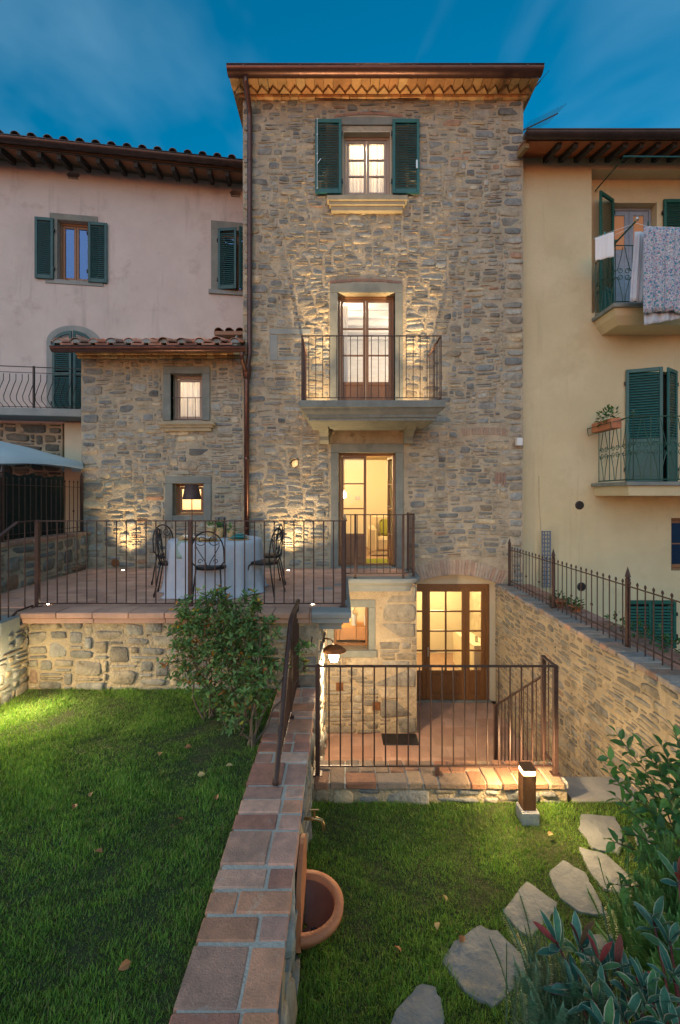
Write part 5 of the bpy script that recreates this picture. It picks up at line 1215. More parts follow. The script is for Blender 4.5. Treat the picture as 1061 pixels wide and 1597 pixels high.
# ================================================================ WALL LAMP IN THE COURT
wl = thing('wall_lamp', 'lit rustic wall lamp with round metal shade on a curved arm', 'lamp', (-.25, 5.9, .35))
lx, ly, lz = X(521, 6.0), 6.0, Z(1012, 6.0)
part('wall_plate', MB().lathe((-.249, 6.0, lz+.15), [(.05, -.05), (.05, .05)], 8).cbox(-.249, -.215, 5.95, 6.05, lz+.08, lz+.2, .01), M['black'], wl)
part('arm', MB().tube([(-.22, 6.0, lz+.14), (-.13, 6.0, lz+.13), (lx-.02, 6.0, lz+.11), (lx, 6.0, lz+.05)], .010, 8), M['corten'], wl, smooth=True)
part('shade', MB().lathe((lx, ly, lz), [(.02, .06), (.04, .055), (.10, .03), (.17, -.02), (.165, -.025), (.09, .02), (.03, .03)], 20), M['corten'], wl, smooth=True)
part('lantern_glass', MB().lathe((lx, ly, lz), [(.0, -.17), (.045, -.165), (.062, -.12), (.062, -.05), (.04, -.02), (0, -.015)], 14), M['bulbhot'], wl, smooth=True)
hk = thing('iron_hook', 'small iron hook on the stone pier beside the wall lamp', 'hook', (-.3, 5.3, .6))
part('hook', MB().tube([(-.33, 5.31, .62), (-.33, 5.22, .62), (-.33, 5.19, .59), (-.33, 5.2, .56)], .008, 6), M['iron'], hk)

# ================================================================ TABLE, CHAIRS, FLOOR LAMP
TCX, TCY = X(337, 6.55), 6.55
tb = thing('round_table', 'round dining table on the terrace hidden under a pale blue cloth', 'table', (TCX, TCY, TZ))
part('table_top', MB().lathe((TCX, TCY, TZ+.735), [(0, -.03), (.63, -.03), (.64, -.015), (.63, 0), (0, 0)], 32), M['wood'], tb)
part('pedestal', MB().lathe((TCX, TCY, TZ), [(.28, 0), (.26, .03), (.05, .06), (.045, .65), (.2, .70)], 16), M['black'], tb)
rc = random.Random(5); m = MB(); na = 96; rings = []
ph_ = [rc.uniform(0, 6.28) for _ in range(8)]
for j, (r0, z_) in enumerate([(0, .742), (.35, .743), (.60, .742), (.645, .736), (.66, .70), (.67, .60), (.675, .45), (.68, .3), (.69, .15), (.71, .03), (.74, .008)]):
    for i in range(na):
        a = 2*math.pi*i/na; f_ = max(0, (j-3)/7); fold = math.sin(7*a+ph_[0]+.5*math.sin(2*a))*.5+math.sin(12*a+ph_[1])*.35+math.sin(4*a+ph_[2])*.35+math.sin(21*a+ph_[3])*.15
        r = r0+f_*fold*.075+(0 if j < 4 else .0); zz = z_+(0 if j < 10 else .006*math.sin(9*a)); m.v.append((TCX+r*math.cos(a), TCY+r*math.sin(a), TZ+zz)); m.c.append((1, 1, 1))
    if j: m.f += [((j-1)*na+i, (j-1)*na+(i+1) % na, j*na+(i+1) % na, j*na+i) for i in range(na)]
tcl = single('tablecloth', m, M['linen'], 'pale blue grey cloth draped to the floor over the round table', 'tablecloth', smooth=True)
so_ = tcl.modifiers.new('thick', 'SOLIDIFY'); so_.thickness = .004
# one chair built at the origin, its back towards -y
def make_chair():
    t = thing('bistro_chair', 'x', 'chair', (0, 0, 0), 'black iron bistro chairs round the table', local=True)
    part('seat', MB().lathe((0, 0, .45), [(0, .005), (.17, .005), (.195, .0), (.20, -.012), (.19, -.02), (0, -.016)], 24), M['black'], t, smooth=True)
    part('seat_ring', MB().tube([(.19*math.cos(a), .19*math.sin(a), .425) for a in [2*math.pi*k/24 for k in range(25)]], .009, 6), M['black'], t)
    for sx_ in (-1, 1):
        part('leg', MB().tube([(sx_*.13, .13, .43), (sx_*.155, .17, .40), (sx_*.17, .19, .30), (sx_*.19, .23, 0)], [.011, .011, .010, .010], 6).lathe((sx_*.19, .23, 0), [(.013, 0), (.013, .05)], 8), M['black'], t, smooth=True)
        part('leg', MB().tube([(sx_*.15, -.14, .45), (sx_*.165, -.17, .30), (sx_*.18, -.22, 0)], .010, 6).lathe((sx_*.18, -.22, 0), [(.013, 0), (.013, .05)], 8), M['black'], t, smooth=True)
    hoop = []
    for k in range(25):
        a = math.pi*k/24; x_ = -.205*math.cos(a); z_ = .45+.16+.30*math.sin(a)**.8 if 0 < k < 24 else .52
        hoop.append((x_, -.15-.10*(z_-.45), z_))
    hoop = [(-.145, -.14, .45)]+hoop+[(.145, -.14, .45)]
    part('back_hoop', MB().tube(hoop, .010, 6), M['black'], t, smooth=True)
    for sx_ in (-1, 1):
        pts_ = []
        for k in range(18):      # scroll: from the foot of the back, out and up, curling in at the top
            a = k/17; th_ = a*math.pi*2.3-math.pi*.9; r1 = .075*(1-a*.75); pts_.append((sx_*(.075+r1*math.cos(th_+math.pi)), 0, .80+r1*math.sin(th_)*1.0))
        low_ = [(sx_*.012, 0, .46), (sx_*.03, 0, .52), (sx_*.09, 0, .62), (sx_*.145, 0, .72)]
        pp = [(q[0], -.15-.10*(q[2]-.45), q[2]) for q in low_+pts_]
        part('scroll', MB().tube(pp, .006, 5), M['black'], t, smooth=True)
        cc_ = [(sx_*(.10-.035*math.cos(k*.6)*(1-k/14)), -.152, .525+.035*math.sin(k*.6)*(1-k/14)) for k in range(11)]
        part('curl', MB().tube(cc_, .005, 5), M['black'], t, smooth=True)
    return t
ch0 = make_chair()
CHAIRS = [(X(268, 6.2), 6.25, -76, 'black iron chair at the left front of the table, seen from the side'), (X(332, 5.95), 5.86, 3, 'black iron chair with its scrolled back to the front railing'),
          (X(412, 6.2), 6.28, 74, 'black iron chair at the right front of the table, seen from the side'), (X(262, 6.8), 6.95, -115, 'black iron chair at the left rear, mostly behind another chair'),
          (X(418, 6.9), 6.98, 110, 'black iron chair at the right rear beyond the cloth')]
for i, (cx, cy, rz, lb) in enumerate(CHAIRS):
    c = ch0 if i == 0 else copy_tree(ch0); c.location = (cx, cy, TZ+.002); c.rotation_euler = (0, 0, R(rz)); c['label'] = lb
# table setting
PZ = TZ+.748
def plate(dx, dy, r, mat, label, cat='plate', name='plate', h=.0):
    single(name, MB().lathe((TCX+dx, TCY+dy, PZ+h), [(0, .004), (r*.6, .005), (r*.95, .016), (r, .02), (r*.97, .022), (r*.6, .010), (0, .008)], 24), mat, label, cat, smooth=True)
for dx, dy, a, b in ((-.38, -.05, 'left', 1), (.30, .12, 'right', 0), (-.28, -.30, 'front left', 1), (.02, -.42, 'front middle', 1), (.38, -.22, 'right front', 0)):
    single('charger', MB().lathe((TCX+dx, TCY+dy, PZ-.001), [(0, .012), (.15, .012), (.16, .008), (.15, 0), (0, 0)], 24), M['olivewood'], 'round wooden charger at the %s place of the table' % a, 'charger', 'chargers on the round table')
    plate(dx, dy, .125, M['teapot'] if not b else M['olivewood'], ('teal' if not b else 'straw coloured')+' plate on the charger at the %s place' % a, h=.013)
    plate(dx, dy, .09, M['teapot'] if not b else M['plasticwhite'], 'small '+('teal' if not b else 'white')+' plate stacked at the %s place' % a, h=.028)
for dx, hh_, rr_, lb in ((-.10, .14, .055, 'left of three pale wooden vases in the table centre'), (.03, .15, .06, 'middle of three pale wooden vases in the table centre'), (.20, .11, .055, 'right and lowest of three pale wooden vases in the table centre')):
    t = thing('vase', lb, 'vase', (TCX+dx, TCY+.08, PZ), 'vases on the round table')
    part('body', MB().lathe((TCX+dx, TCY+.08, PZ-.001), [(rr_*.8, 0), (rr_, hh_*.5), (rr_*.9, hh_), (rr_*.75, hh_), (rr_*.7, hh_*.7), (0, hh_*.7)], 16), M['olivewood'], t, smooth=True)
    m = MB(); leafy(m, (TCX+dx, TCY+.08, PZ+hh_+.02), .07, 50, .05, [(.06,.2,.03), (.09,.26,.04), (.05,.14,.03)], rl); part('foliage', m, M['leaf'], t, kind='stuff')
for dx in (-.02, .06, .11):
    single('wine_bottle', MB().lathe((TCX+dx, TCY+.24, PZ), [(.035, 0), (.036, .17), (.012, .22), (.013, .29), (0, .29)], 12), M['black'], ('short', 'tallest', 'rear')[int(dx*20) % 3]+' dark bottle behind the vases on the table', 'bottle', 'bottles on the round table', smooth=True) if dx < .1 else None
m = MB(); vs = []; 
for i in range(9):
    for j in range(5): vs.append((TCX-.36+j*.05+.01*math.sin(i), TCY-.52-i*.016 if i < 4 else TCY-.59-.028*math.sin(i), PZ+.01-(0 if i < 4 else (i-3)*.045)+.004*math.sin(j*2)))
m.add(vs, [(i*5+j, i*5+j+1, (i+1)*5+j+1, (i+1)*5+j) for i in range(8) for j in range(4)]); nk = single('napkin', m, mk('pale_green_cloth', (.30,.40,.34), None, rough=.9), 'pale green napkin hanging over the front of the tablecloth', 'napkin', smooth=True)
nk.modifiers.new('thick', 'SOLIDIFY').thickness = .003
fl = thing('floor_lamp', 'unlit floor lamp with a dark tapered shade behind the round table', 'lamp', (X(299, 7.5), 7.5, TZ))
flx = X(299.5, 7.5)
part('base', MB().lathe((flx, 7.5, TZ), [(.11, 0), (.11, .012), (.02, .02)], 20), M['corten'], fl, smooth=True)
part('stem', MB().tube([(flx, 7.5, TZ+.01), (flx, 7.5, Z(774, 7.5))], .009, 8), M['wood'], fl)
part('lamp_shade', MB().lathe((flx, 7.5, Z(779, 7.5)), [(.155, 0), (.105, .255), (.10, .255), (.15, .0)], 24).lathe((flx, 7.5, Z(779, 7.5)), [(.102, .25), (0, .25)], 24), M['iron'], fl, smooth=True)

# ================================================================ GROUND UPLIGHTS (lit)
UPL = [(192, 890.5, FY-.28, 'lit floor uplight at the foot of the annex wall'), (450, 890.5, FY-.28, 'lit floor uplight at the foot of the tower wall'), (76, 941, 5.62, 'lit floor uplight by the left end of the terrace railing'), (488, 941, 5.62, 'lit floor uplight by the right end of the terrace railing')]
for px, py, y_, lb in UPL:
    x_ = X(px, y_); t = thing('floor_uplight', lb, 'spotlight', (x_, y_, TZ), 'floor uplights on the terrace')
    part('ring', MB().lathe((x_, y_, TZ+.002), [(.035, 0), (.035, .006), (.022, .006), (.022, .002)], 16), M['steel'], t)
    part('lens', MB().lathe((x_, y_, TZ+.006), [(.022, 0), (.012, .003), (0, .004)], 12), glow('lit_lens', (1, .85, .6), 25) if px == 192 else bpy.data.materials['lit_lens'], t)
for x_, lb in ((mx0-.34, 'floor uplight on the balcony left of its door'), (mx1+.34, 'floor uplight on the balcony right of its door')):
    t = thing('balcony_uplight', lb, 'spotlight', (x_, FY-.42, 3.865), 'uplights on the tower balcony')
    part('ring', MB().lathe((x_, FY-.42, 3.866), [(.035, 0), (.035, .012), (.022, .012)], 14), M['steel'], t); part('lens', MB().lathe((x_, FY-.42, 3.872), [(.022, 0), (0, .003)], 12), bpy.data.materials['lit_lens'], t)
    t['lampspot'] = 1
WL = (1, .66, .32)
def upspot(x_, y_, z_, e, cone, to, size=.02, blend=1., par=None):
    o = lamp('uplight_beam', 'SPOT', (x_, y_, z_), e, WL, size, cone=cone, blend=blend); aim(o, (x_, y_, z_), to); return o
E_ = 1.3
upspot(X(192, UPL[0][2]), UPL[0][2], TZ+.02, 44*E_, 84, (X(192, UPL[0][2]), FY-.12, TZ+2.6)); upspot(X(450, UPL[1][2]), UPL[1][2], TZ+.02, 56*E_, 84, (X(452, UPL[1][2]), FY-.12, TZ+2.8))
for s, x_ in ((-1, mx0-.34), (1, mx1+.34)): upspot(x_, FY-.42, 3.885, 170*E_, 50, (x_-.1*s, FY-.16, 9.8)); upspot(x_, FY-.42, 3.885, 11*E_, 135, (x_-.1*s, FY-.0, 5.2))
upspot(X(76, 5.62), 5.62, TZ+.02, 8, 60, (X(76, 5.62), 5.7, 4)); upspot(X(488, 5.62), 5.62, TZ+.02, 6, 60, (.45, 7.8, 3.6)); upspot(X(450, UPL[1][2]), UPL[1][2]-.02, TZ+.03, 44, 80, (.55, 8.0, 3.45))  # last spot is an extra one, added to warm the balcony underside and corbels
# ledge light at the left edge of the lawn
ll = thing('ledge_light', 'lit wall light on the stair side wall at the left edge of the picture', 'lamp', (-3.68, 4.72, .35))
part('housing', MB().cbox(-3.68, -3.62, 4.66, 4.78, .40, .46, .005), M['black'], ll); part('lens', MB().box(-3.672, -3.628, 4.668, 4.772, .393, .3995), M['bulb'], ll)
lamp('lawn_glow', 'POINT', (-3.5, 4.70, .36), 7, (1, .72, .36), .05)
o = lamp('lawn_glow', 'SPOT', (-3.62, 4.72, .385), 45, (1, .76, .40), .04, cone=150, blend=1.); aim(o, (-3.62, 4.72, .385), (-2.6, 4.4, 0))
# lamps' own light
lamp('court_lamp_light', 'POINT', (lx, ly, lz-.22), 52, (1, .70, .38), .05); 
for dx_, dy_ in ((0, -1), (-1, 0), (1, 0), (0, 1)):
    p_ = (bx_+dx_*.062, by_+dy_*.062, zb+.33); o = lamp('bollard_light_glow', 'SPOT', p_, 13, (1, .68, .33), .02, cone=165, blend=.7); aim(o, p_, (p_[0]+dx_, p_[1]+dy_, p_[2]-.35))
# rooms
def roomlamp(x_, y_, z_, e, col=(1, .72, .36), s=.12, vis=None): return lamp('room_light', 'POINT', (x_, y_, z_), e*.5, col, s)
roomlamp(.5, 9.4, 9.2, 110, (1, .82, .58)); roomlamp(.1, 9.6, 6.2, 42, (1, .84, .64)); roomlamp(1.6, 10.6, 5.8, 36, (1, .86, .68))
roomlamp(-.1, 10.5, 3.0, 75, (1, .72, .34)); roomlamp(2.0, 9.6, 3.1, 90, (1, .72, .34))
roomlamp(2.2, 10.2, .45, 75, (1, .74, .36)); roomlamp(.0, 8.2, .5, 9, (1, .68, .28)); roomlamp(-3.3, 9.4, 4.6, 30, (1, .85, .66)); roomlamp(-3.2, 9.3, 2.6, 34, (1, .76, .40))
pn = thing('pendant_lamp', 'small lit glass pendant seen through the left leaf of the lower French door', 'lamp', (.05, 9.9, 3.2))
pxp, pzp = X(537, 9.9), Z(773, 9.9)
part('cord', MB().tube([(pxp, 9.9, 3.28), (pxp, 9.9, pzp+.1)], .006, 5), M['black'], pn); part('bulb', MB().lathe((pxp, 9.9, pzp), [(0, -.06), (.04, -.03), (.045, .03), (.02, .09), (0, .1)], 12), M['bulb'], pn, smooth=True)
sf_ = thing('armchair', 'beige armchair with a lime cushion seen through the open lower French door', 'armchair', (1.1, 10.3, TZ))
sx0, sx1, sy = X(577, 10.2), X(577, 10.2)+1.25, 10.2
part('seat', MB().cbox(sx0+.16, sx1-.16, sy, sy+.75, TZ+.12, TZ+.42, .05), M['sofa'], sf_); part('arm', MB().cbox(sx0, sx0+.18, sy-.02, sy+.85, TZ+.08, TZ+.66, .06), M['sofa'], sf_); part('arm', MB().cbox(sx1-.18, sx1, sy-.02, sy+.85, TZ+.08, TZ+.66, .06), M['sofa'], sf_)
part('backrest', MB().cbox(sx0+.1, sx1-.1, sy+.7, sy+.95, TZ+.3, TZ+.92, .06), M['sofa'], sf_); part('skirt', MB().cbox(sx0+.03, sx1-.03, sy+.02, sy+.8, TZ+.02, TZ+.12, .01), M['sofa'], sf_)
m = MB().cbox(-.22, .22, -.06, .06, -.2, .2, .05); cu_ = single('cushion', m, M['cushion'], 'lime green cushion propped on the beige armchair', 'cushion', smooth=True); cu_.location = (sx0+.5, sy+.58, TZ+.62); cu_.rotation_euler = (R(-15), 0, R(8))
single('rug', MB().cbox(.35, 1.9, 8.95, 9.7, TZ+.004, TZ+.02, .006), M['rug'], 'lime green rug just inside the open lower French door', 'rug')
single('wall_socket', MB().cbox(X(555, 12.1), X(562, 12.1), 12.16, 12.19, Z(779, 12.1), Z(774, 12.1), .005), M['steel'], 'small wall switch seen through the left leaf of the lower French door', 'switch')
for pz_, lb in ((996, 'upper'), (1044, 'lower')): single('wall_switch', MB().cbox(X(741, 9.58), X(746, 9.58), 9.575, 9.598, Z(pz_+6, 9.58), Z(pz_-4, 9.58), .004), M['steel'], lb+' of two wall switches seen through the right pane of the sunken door', 'switch', 'switches in the basement room')

# ================================================================ LAUNDRY
cw = thing('clothes_pole', 'green clothes pole with round knob leaning out from the upper balcony', 'pole', (X(955, 8.0), 8.0, Z(382, 8.0)))
part('pole', MB().tube([(X(955, 8.02), 8.02, Z(384, 8.02)), (X(992, 7.6), 7.6, Z(345, 7.6))], .016, 8), M['greeniron'], cw); part('knob', MB().lathe((X(993.5, 7.6), 7.6, Z(345, 7.6)), [(0, 0), (.025, .01), (.035, .04), (.025, .07), (0, .08)], 10), M['steel'], cw, smooth=True)
ln = thing('clothes_line', 'thin white clothes line strung across the upper balcony', 'line', (5.2, 7.8, 7))
part('cord', MB().tube([(X(926, 8.05), 8.05, Z(372, 8.05)), (X(957, 7.9), 7.9, Z(360, 7.9)), (X(992, 7.62), 7.62, Z(348, 7.62)), (X(1010, 7.62), 7.62, Z(353, 7.62)), (X(1090, 7.62), 7.62, Z(356, 7.62))], .004, 4), M['white'], ln)
part('cord', MB().tube([(X(956, 7.9), 7.9, Z(368, 7.9)), (X(990, 7.66), 7.66, Z(352, 7.66))], .003, 4), M['white'], ln)
def cloth(name, p00, p10, zt0, zt1, drop0, drop1, mat, label, waves=5, amp=.03, nx=48, nz=14, skew=0., cat='laundry', jag=.0):
    m = MB(); vs = []
    a, b = V3(p00), V3(p10); sd = V3((-(b-a).y, (b-a).x, 0)).normalized()
    for j in range(nz+1):
        v_ = j/nz
        for i in range(nx+1):
            u = i/nx; p = a.lerp(b, u); zt_ = lerp(zt0, zt1, u); dr_ = lerp(drop0, drop1, u)+jag*math.sin(u*23)*.5+jag*math.sin(u*9+1)
            o = amp*(.3+.7*v_)*(math.sin(u*waves*6.28)+.5*math.sin(u*waves*2.3*6.28+v_*2)+.3*math.sin(u*waves*4.1*6.28))
            q = p+sd*o; vs.append((q.x+skew*v_, q.y, zt_-dr_*v_))
    m.add(vs, [(j*(nx+1)+i, j*(nx+1)+i+1, (j+1)*(nx+1)+i+1, (j+1)*(nx+1)+i) for j in range(nz) for i in range(nx)])
    o = single(name, m, mat, label, cat, smooth=True); o.modifiers.new('thick', 'SOLIDIFY').thickness = .003; return o
# floral print
fm, t_, b_, _o = nodes('floral_sheet'); N = t_.nodes.new; ge = N('ShaderNodeNewGeometry'); base = None
def vor(sc, seed): 
    v_ = N('ShaderNodeTexVoronoi'); v_.inputs['Scale'].default_value = sc; mpv = N('ShaderNodeMapping'); mpv.inputs['Location'].default_value = (seed, seed*2, 0); t_.links.new(ge.outputs['Position'], mpv.inputs['Vector']); t_.links.new(mpv.outputs[0], v_.inputs['Vector']); return v_
cur = None
for sc, seed, col, th in ((16, 1, (.05,.22,.30), .34), (24, 5, (.10,.16,.34), .30), (20, 9, (.42,.20,.26), .28), (30, 13, (.12,.30,.24), .25), (26, 17, (.62,.58,.55), .26)):
    v_ = vor(sc, seed); lt = N('ShaderNodeMath'); lt.operation = 'LESS_THAN'; lt.inputs[1].default_value = th; t_.links.new(v_.outputs['Distance'], lt.inputs[0])
    x_ = N('ShaderNodeMix'); x_.data_type = 'RGBA'; t_.links.new(lt.outputs[0], x_.inputs['Factor']); x_.inputs['B'].default_value = (*col, 1)
    if cur: t_.links.new(cur, x_.inputs['A'])
    else: x_.inputs['A'].default_value = (.36, .38, .46, 1)
    cur = x_.outputs['Result']
t_.links.new(cur, b_.inputs['Base Color']); b_.inputs['Roughness'].default_value = .95
LD = 7.62
cloth('floral_sheet', (X(1004, LD), LD, 0), (X(1100, LD), LD, 0), Z(353, LD), Z(357, LD), Z(353, LD)-Z(485, LD), Z(357, LD)-Z(490, LD), fm, 'large floral sheet in blue and pink hanging from the clothes line', waves=6, amp=.022, jag=.02)
cloth('pale_sheet', (X(990, 7.8), 7.8, 0), (X(1012, 7.8), 7.8, 0), Z(361, 7.8), Z(362, 7.8), Z(361, 7.8)-Z(470, 7.8), Z(362, 7.8)-Z(471, 7.8), M['linen'], 'plain pale sheet hanging just left of the floral sheet', waves=2, amp=.02, skew=-.08)
cloth('white_cloth', (X(927, 8.05), 8.02, 0), (X(956, 7.9), 7.87, 0), Z(373, 8.05), Z(363, 7.9), .40, .44, M['white'], 'small white cloth on the line in front of the open green shutter', waves=1, amp=.01)
cloth('grey_cloth', (X(1005, 7.7), 7.7, 0), (X(1062, 7.7), 7.7, 0), Z(430, 7.7), Z(430, 7.7), Z(430, 7.7)-Z(507, 7.7), Z(430, 7.7)-Z(497, 7.7), M['linen'], 'pale grey cloth showing below the hem of the floral sheet', waves=3, amp=.02)
for px, py, y_, cl_, lb in ((943, 366, 7.98, 'teapot', 'blue clothes peg holding the small white cloth'), (1011, 350, 7.62, 'green', 'green clothes peg at the left corner of the floral sheet')):
    single('clothes_peg', MB().cbox(X(px, y_)-.008, X(px, y_)+.008, y_-.012, y_+.008, Z(py, y_)-.03, Z(py, y_)+.05, .003), M[cl_], lb, 'peg', 'pegs on the clothes line')
# ================================================================ STEPPING STONES
SS = [([(905,1268),(960,1272),(972,1300),(968,1330),(925,1322),(903,1290)], 'rounded pale stepping stone nearest the bollard light'),
 ([(903,1320),(945,1330),(993,1375),(990,1397),(940,1385),(912,1345)], 'narrow slanting stepping stone just below the rounded one'),
 ([(878,1340),(912,1358),(930,1390),(948,1425),(905,1422),(875,1400),(853,1360)], 'long leaf shaped stepping stone left of the slanting one'),
 ([(822,1372),(872,1408),(858,1432),(826,1462),(805,1445),(784,1418)], 'small diamond stepping stone in the middle of the lawn path'),
 ([(745,1440),(775,1450),(833,1505),(800,1545),(770,1568),(725,1545),(690,1497),(705,1470)], 'largest stepping stone, lying before the diamond one'),
 ([(660,1530),(680,1540),(693,1570),(690,1612),(600,1612),(625,1562)], 'bluish stepping stone cut by the bottom edge, nearest the brick topped wall'),
 ([(870,1535),(905,1560),(905,1612),(812,1612),(820,1570)], 'stepping stone at the bottom edge partly under the rosemary'),
 ([(900,1456),(958,1456),(955,1500),(905,1500)], 'stepping stone half hidden behind the red tipped shrub'),
 ([(985,1275),(1020,1290),(1032,1332),(995,1325)], 'stepping stone at the right, mostly under the leafy shrub')]
polys = []
rs = random.Random(9)
for pl, lb in SS:
    g_ = [G(px, py, LG+.02) for px, py in pl]; polys.append(g_); n = len(g_); pts_ = []
    for i in range(n):
        a, b = V3((*g_[i], 0)), V3((*g_[(i+1) % n], 0)); 
        for t in (0, .25, .5, .75):
            p = a.lerp(b, t); 
            if t == 0: p = p.lerp((V3((*g_[i-1], 0))+b)/2, .03)
            pts_.append(p+V3((rs.uniform(-.008, .008), rs.uniform(-.008, .008), 0)))
    c = sum(pts_, V3())/len(pts_); m = MB(); k = len(pts_)
    vs = [(p.x, p.y, LG-.05) for p in pts_]+[(p.x, p.y, LG+.008+rs.uniform(-.002, .002)) for p in pts_]
    for s, dz in ((.985, .016), (.7, .018), (.35, .019)): vs += [(c.x+(p.x-c.x)*s, c.y+(p.y-c.y)*s, LG+dz+.004*noise.noise(V3((p.x*9*s, p.y*9*s, 1)))) for p in pts_]
    vs.append((c.x, c.y, LG+.020)); fs = [(j*k+i, j*k+(i+1) % k, (j+1)*k+(i+1) % k, (j+1)*k+i) for j in range(4) for i in range(k)]+[(4*k+i, 4*k+(i+1) % k, 5*k) for i in range(k)]
    m.add(vs, fs); single('stepping_stone', m, M['slab'], lb, 'stepping stone', 'stepping stones across the lower lawn')
def inpoly(x, y, pl):
    c = np.zeros(len(x), bool); n = len(pl)
    for i in range(n):
        x0, y0 = pl[i]; x1, y1 = pl[(i+1) % n]; k = (y0 > y) != (y1 > y); c ^= k & (x < (x1-x0)*(y-y0)/(y1-y0+1e-12)+x0)
    return c
# ================================================================ GRASS
def grass(name, xa, xb, ya, yb, z, dens, label, mask=None, seed=1, hmean=.045, parent=None):
    r = np.random.RandomState(seed); n = int((xb-xa)*(yb-ya)*dens); x = r.uniform(xa, xb, n); y = ya+(yb-ya)*r.uniform(0, 1, n)**1.2
    k = np.abs(x) < (np.abs(y)*.80+.25)
    if mask is not None: k &= mask(x, y)
    x, y = x[k], y[k]; n = len(x)
    cl = .5+.5*np.sin(x*5.1+np.sin(y*3.7)*2)*np.sin(y*4.3+np.sin(x*2.9)*2); cl2 = .5+.5*np.sin(x*17+3*np.sin(y*11))*np.sin(y*19)
    h = hmean*(.5+.5*cl+.4*cl2)*r.uniform(.4, 1.5, n); a = r.uniform(0, 2*np.pi, n); lean = r.uniform(.1, 1.0, n)*h; wd = r.uniform(.0012, .0026, n)
    zz = np.full(n, z-.012); dx, dy = np.cos(a)*lean, np.sin(a)*lean; px, py = -np.sin(a)*wd, np.cos(a)*wd
    v = np.empty((n, 5, 3), np.float32)
    v[:, 0] = np.c_[x-px, y-py, zz]; v[:, 1] = np.c_[x+px, y+py, zz]; v[:, 2] = np.c_[x+px*.8+dx*.35, y+py*.8+dy*.35, zz+h*.6]; v[:, 3] = np.c_[x-px*.8+dx*.35, y-py*.8+dy*.35, zz+h*.6]; v[:, 4] = np.c_[x+dx, y+dy, zz+h]
    base = 2.5*np.array([[.055,.115,.012], [.075,.14,.016], [.095,.155,.018], [.035,.095,.014], [.12,.15,.04]]); pick = r.choice(5, n, p=[.33, .3, .2, .13, .04]); c = base[pick]*r.uniform(.6, 1.35, (n, 1))*(.75+.4*cl[:, None]); dry = r.uniform(0, 1, n) < .05; c[dry] = np.array([.30, .24, .10])*r.uniform(.7, 1.2, (dry.sum(), 1))
    me = bpy.data.meshes.new(name); me.vertices.add(n*5); me.vertices.foreach_set('co', v.ravel())
    idx = np.arange(n)[:, None]*5; q = np.concatenate([idx+0, idx+1, idx+2, idx+3, idx+3, idx+2, idx+4], 1).astype(np.int32)
    me.loops.add(n*7); me.loops.foreach_set('vertex_index', q.ravel()); me.polygons.add(n*2)
    st_ = np.empty((n, 2), np.int32); st_[:, 0] = np.arange(n)*7; st_[:, 1] = np.arange(n)*7+4; me.polygons.foreach_set('loop_start', st_.ravel())
    ca = me.color_attributes.new('Col', 'FLOAT_COLOR', 'POINT'); cc = np.ones((n, 5, 4), np.float32); cc[:, :, :3] = c[:, None, :]; ca.data.foreach_set('color', cc.ravel())
    me.materials.append(M['grass']); me.update(calc_edges=True); o = bpy.data.objects.new(name, me); COL.objects.link(o); o['kind'] = 'stuff'; o['label'] = label; o['category'] = 'grass'; return o
grass('upper_grass', -3.70, GX0+.01, 1.5, 5.31, 0, 30000, 'thick dark green lawn left of the brick topped wall', seed=3, hmean=.031)
def mk_mask(x, y):
    k = np.ones(len(x), bool)
    for pl in polys:
        c = np.mean(pl, 0); sh_ = [(c[0]+(p[0]-c[0])*.93, c[1]+(p[1]-c[1])*.93) for p in pl]; k &= ~inpoly(x, y, sh_)
    k &= ~((np.abs(x-bx_) < .08) & (np.abs(y-by_) < .08)); return k
grass('lower_grass', GX1, 2.96, 1.5, 4.31, LG, 30000, 'bright green lawn round the stepping stones and bollard', mask=mk_mask, seed=4, hmean=.030)

# ================================================================ FALLEN LEAVES
FL = [(250,1173,0),(299,1164,0),(308,1209,0),(352,1195,0),(115,1262,0),(276,1276,0),(140,1243,0),(205,1500,0),(338,1240,0),(160,1330,0),(683,1438,1),(690,1395,1),(717,1470,2),(855,1303,1),(880,1474,1),(615,1475,1)]
WH = ['near the foot of the left shrub', 'just below the left shrub', 'on dark grass below the shrub stems', 'close to the brick topped wall under the shrub', 'alone in the middle left of the upper lawn', 'near the centre of the upper lawn', 'on the upper lawn below the terrace wall', 'low on the upper lawn near the brick wall', 'beside the brick topped wall', 'on the left half of the upper lawn', 'on the lower lawn above the largest stone', 'on the lower lawn right of the sink', 'lying on the largest stepping stone', 'on the lit grass beside the bollard', 'at the tip of the diamond stepping stone', 'on the lower lawn near the bluish stone']
for (px, py, w_), lb in zip(FL, WH):
    z = [.045, LG+.045, LG+.032][w_]; x_, y_ = G(px, py, z); m = MB(); c = rs.choice([(.42,.19,.08), (.5,.28,.12), (.35,.13,.06), (.5,.36,.16)])
    leaf_at(m, (x_, y_, z), (math.cos(px), math.sin(px), .15), .06, .04, c, rs, fold=.5); single('fallen_leaf', m, M['leaf'], 'dry brown fallen leaf '+lb, 'leaf', 'fallen leaves on the lawns')

# ================================================================ SHRUBS
def branches(t, base, tips, r0, mat='bark', name='stem', wob=.04):
    for tip in tips:
        b, e = V3(base)+V3((rs.uniform(-.05, .05), rs.uniform(-.05, .05), 0)), V3(tip); pts_ = [b.lerp(e, k/5)+V3((rs.uniform(-wob, wob), rs.uniform(-wob, wob), 0))*(1 if 0 < k < 5 else 0) for k in range(6)]
        part(name, MB().tube(pts_, [r0*(1-k/7) for k in range(6)], 5), M[mat], t)
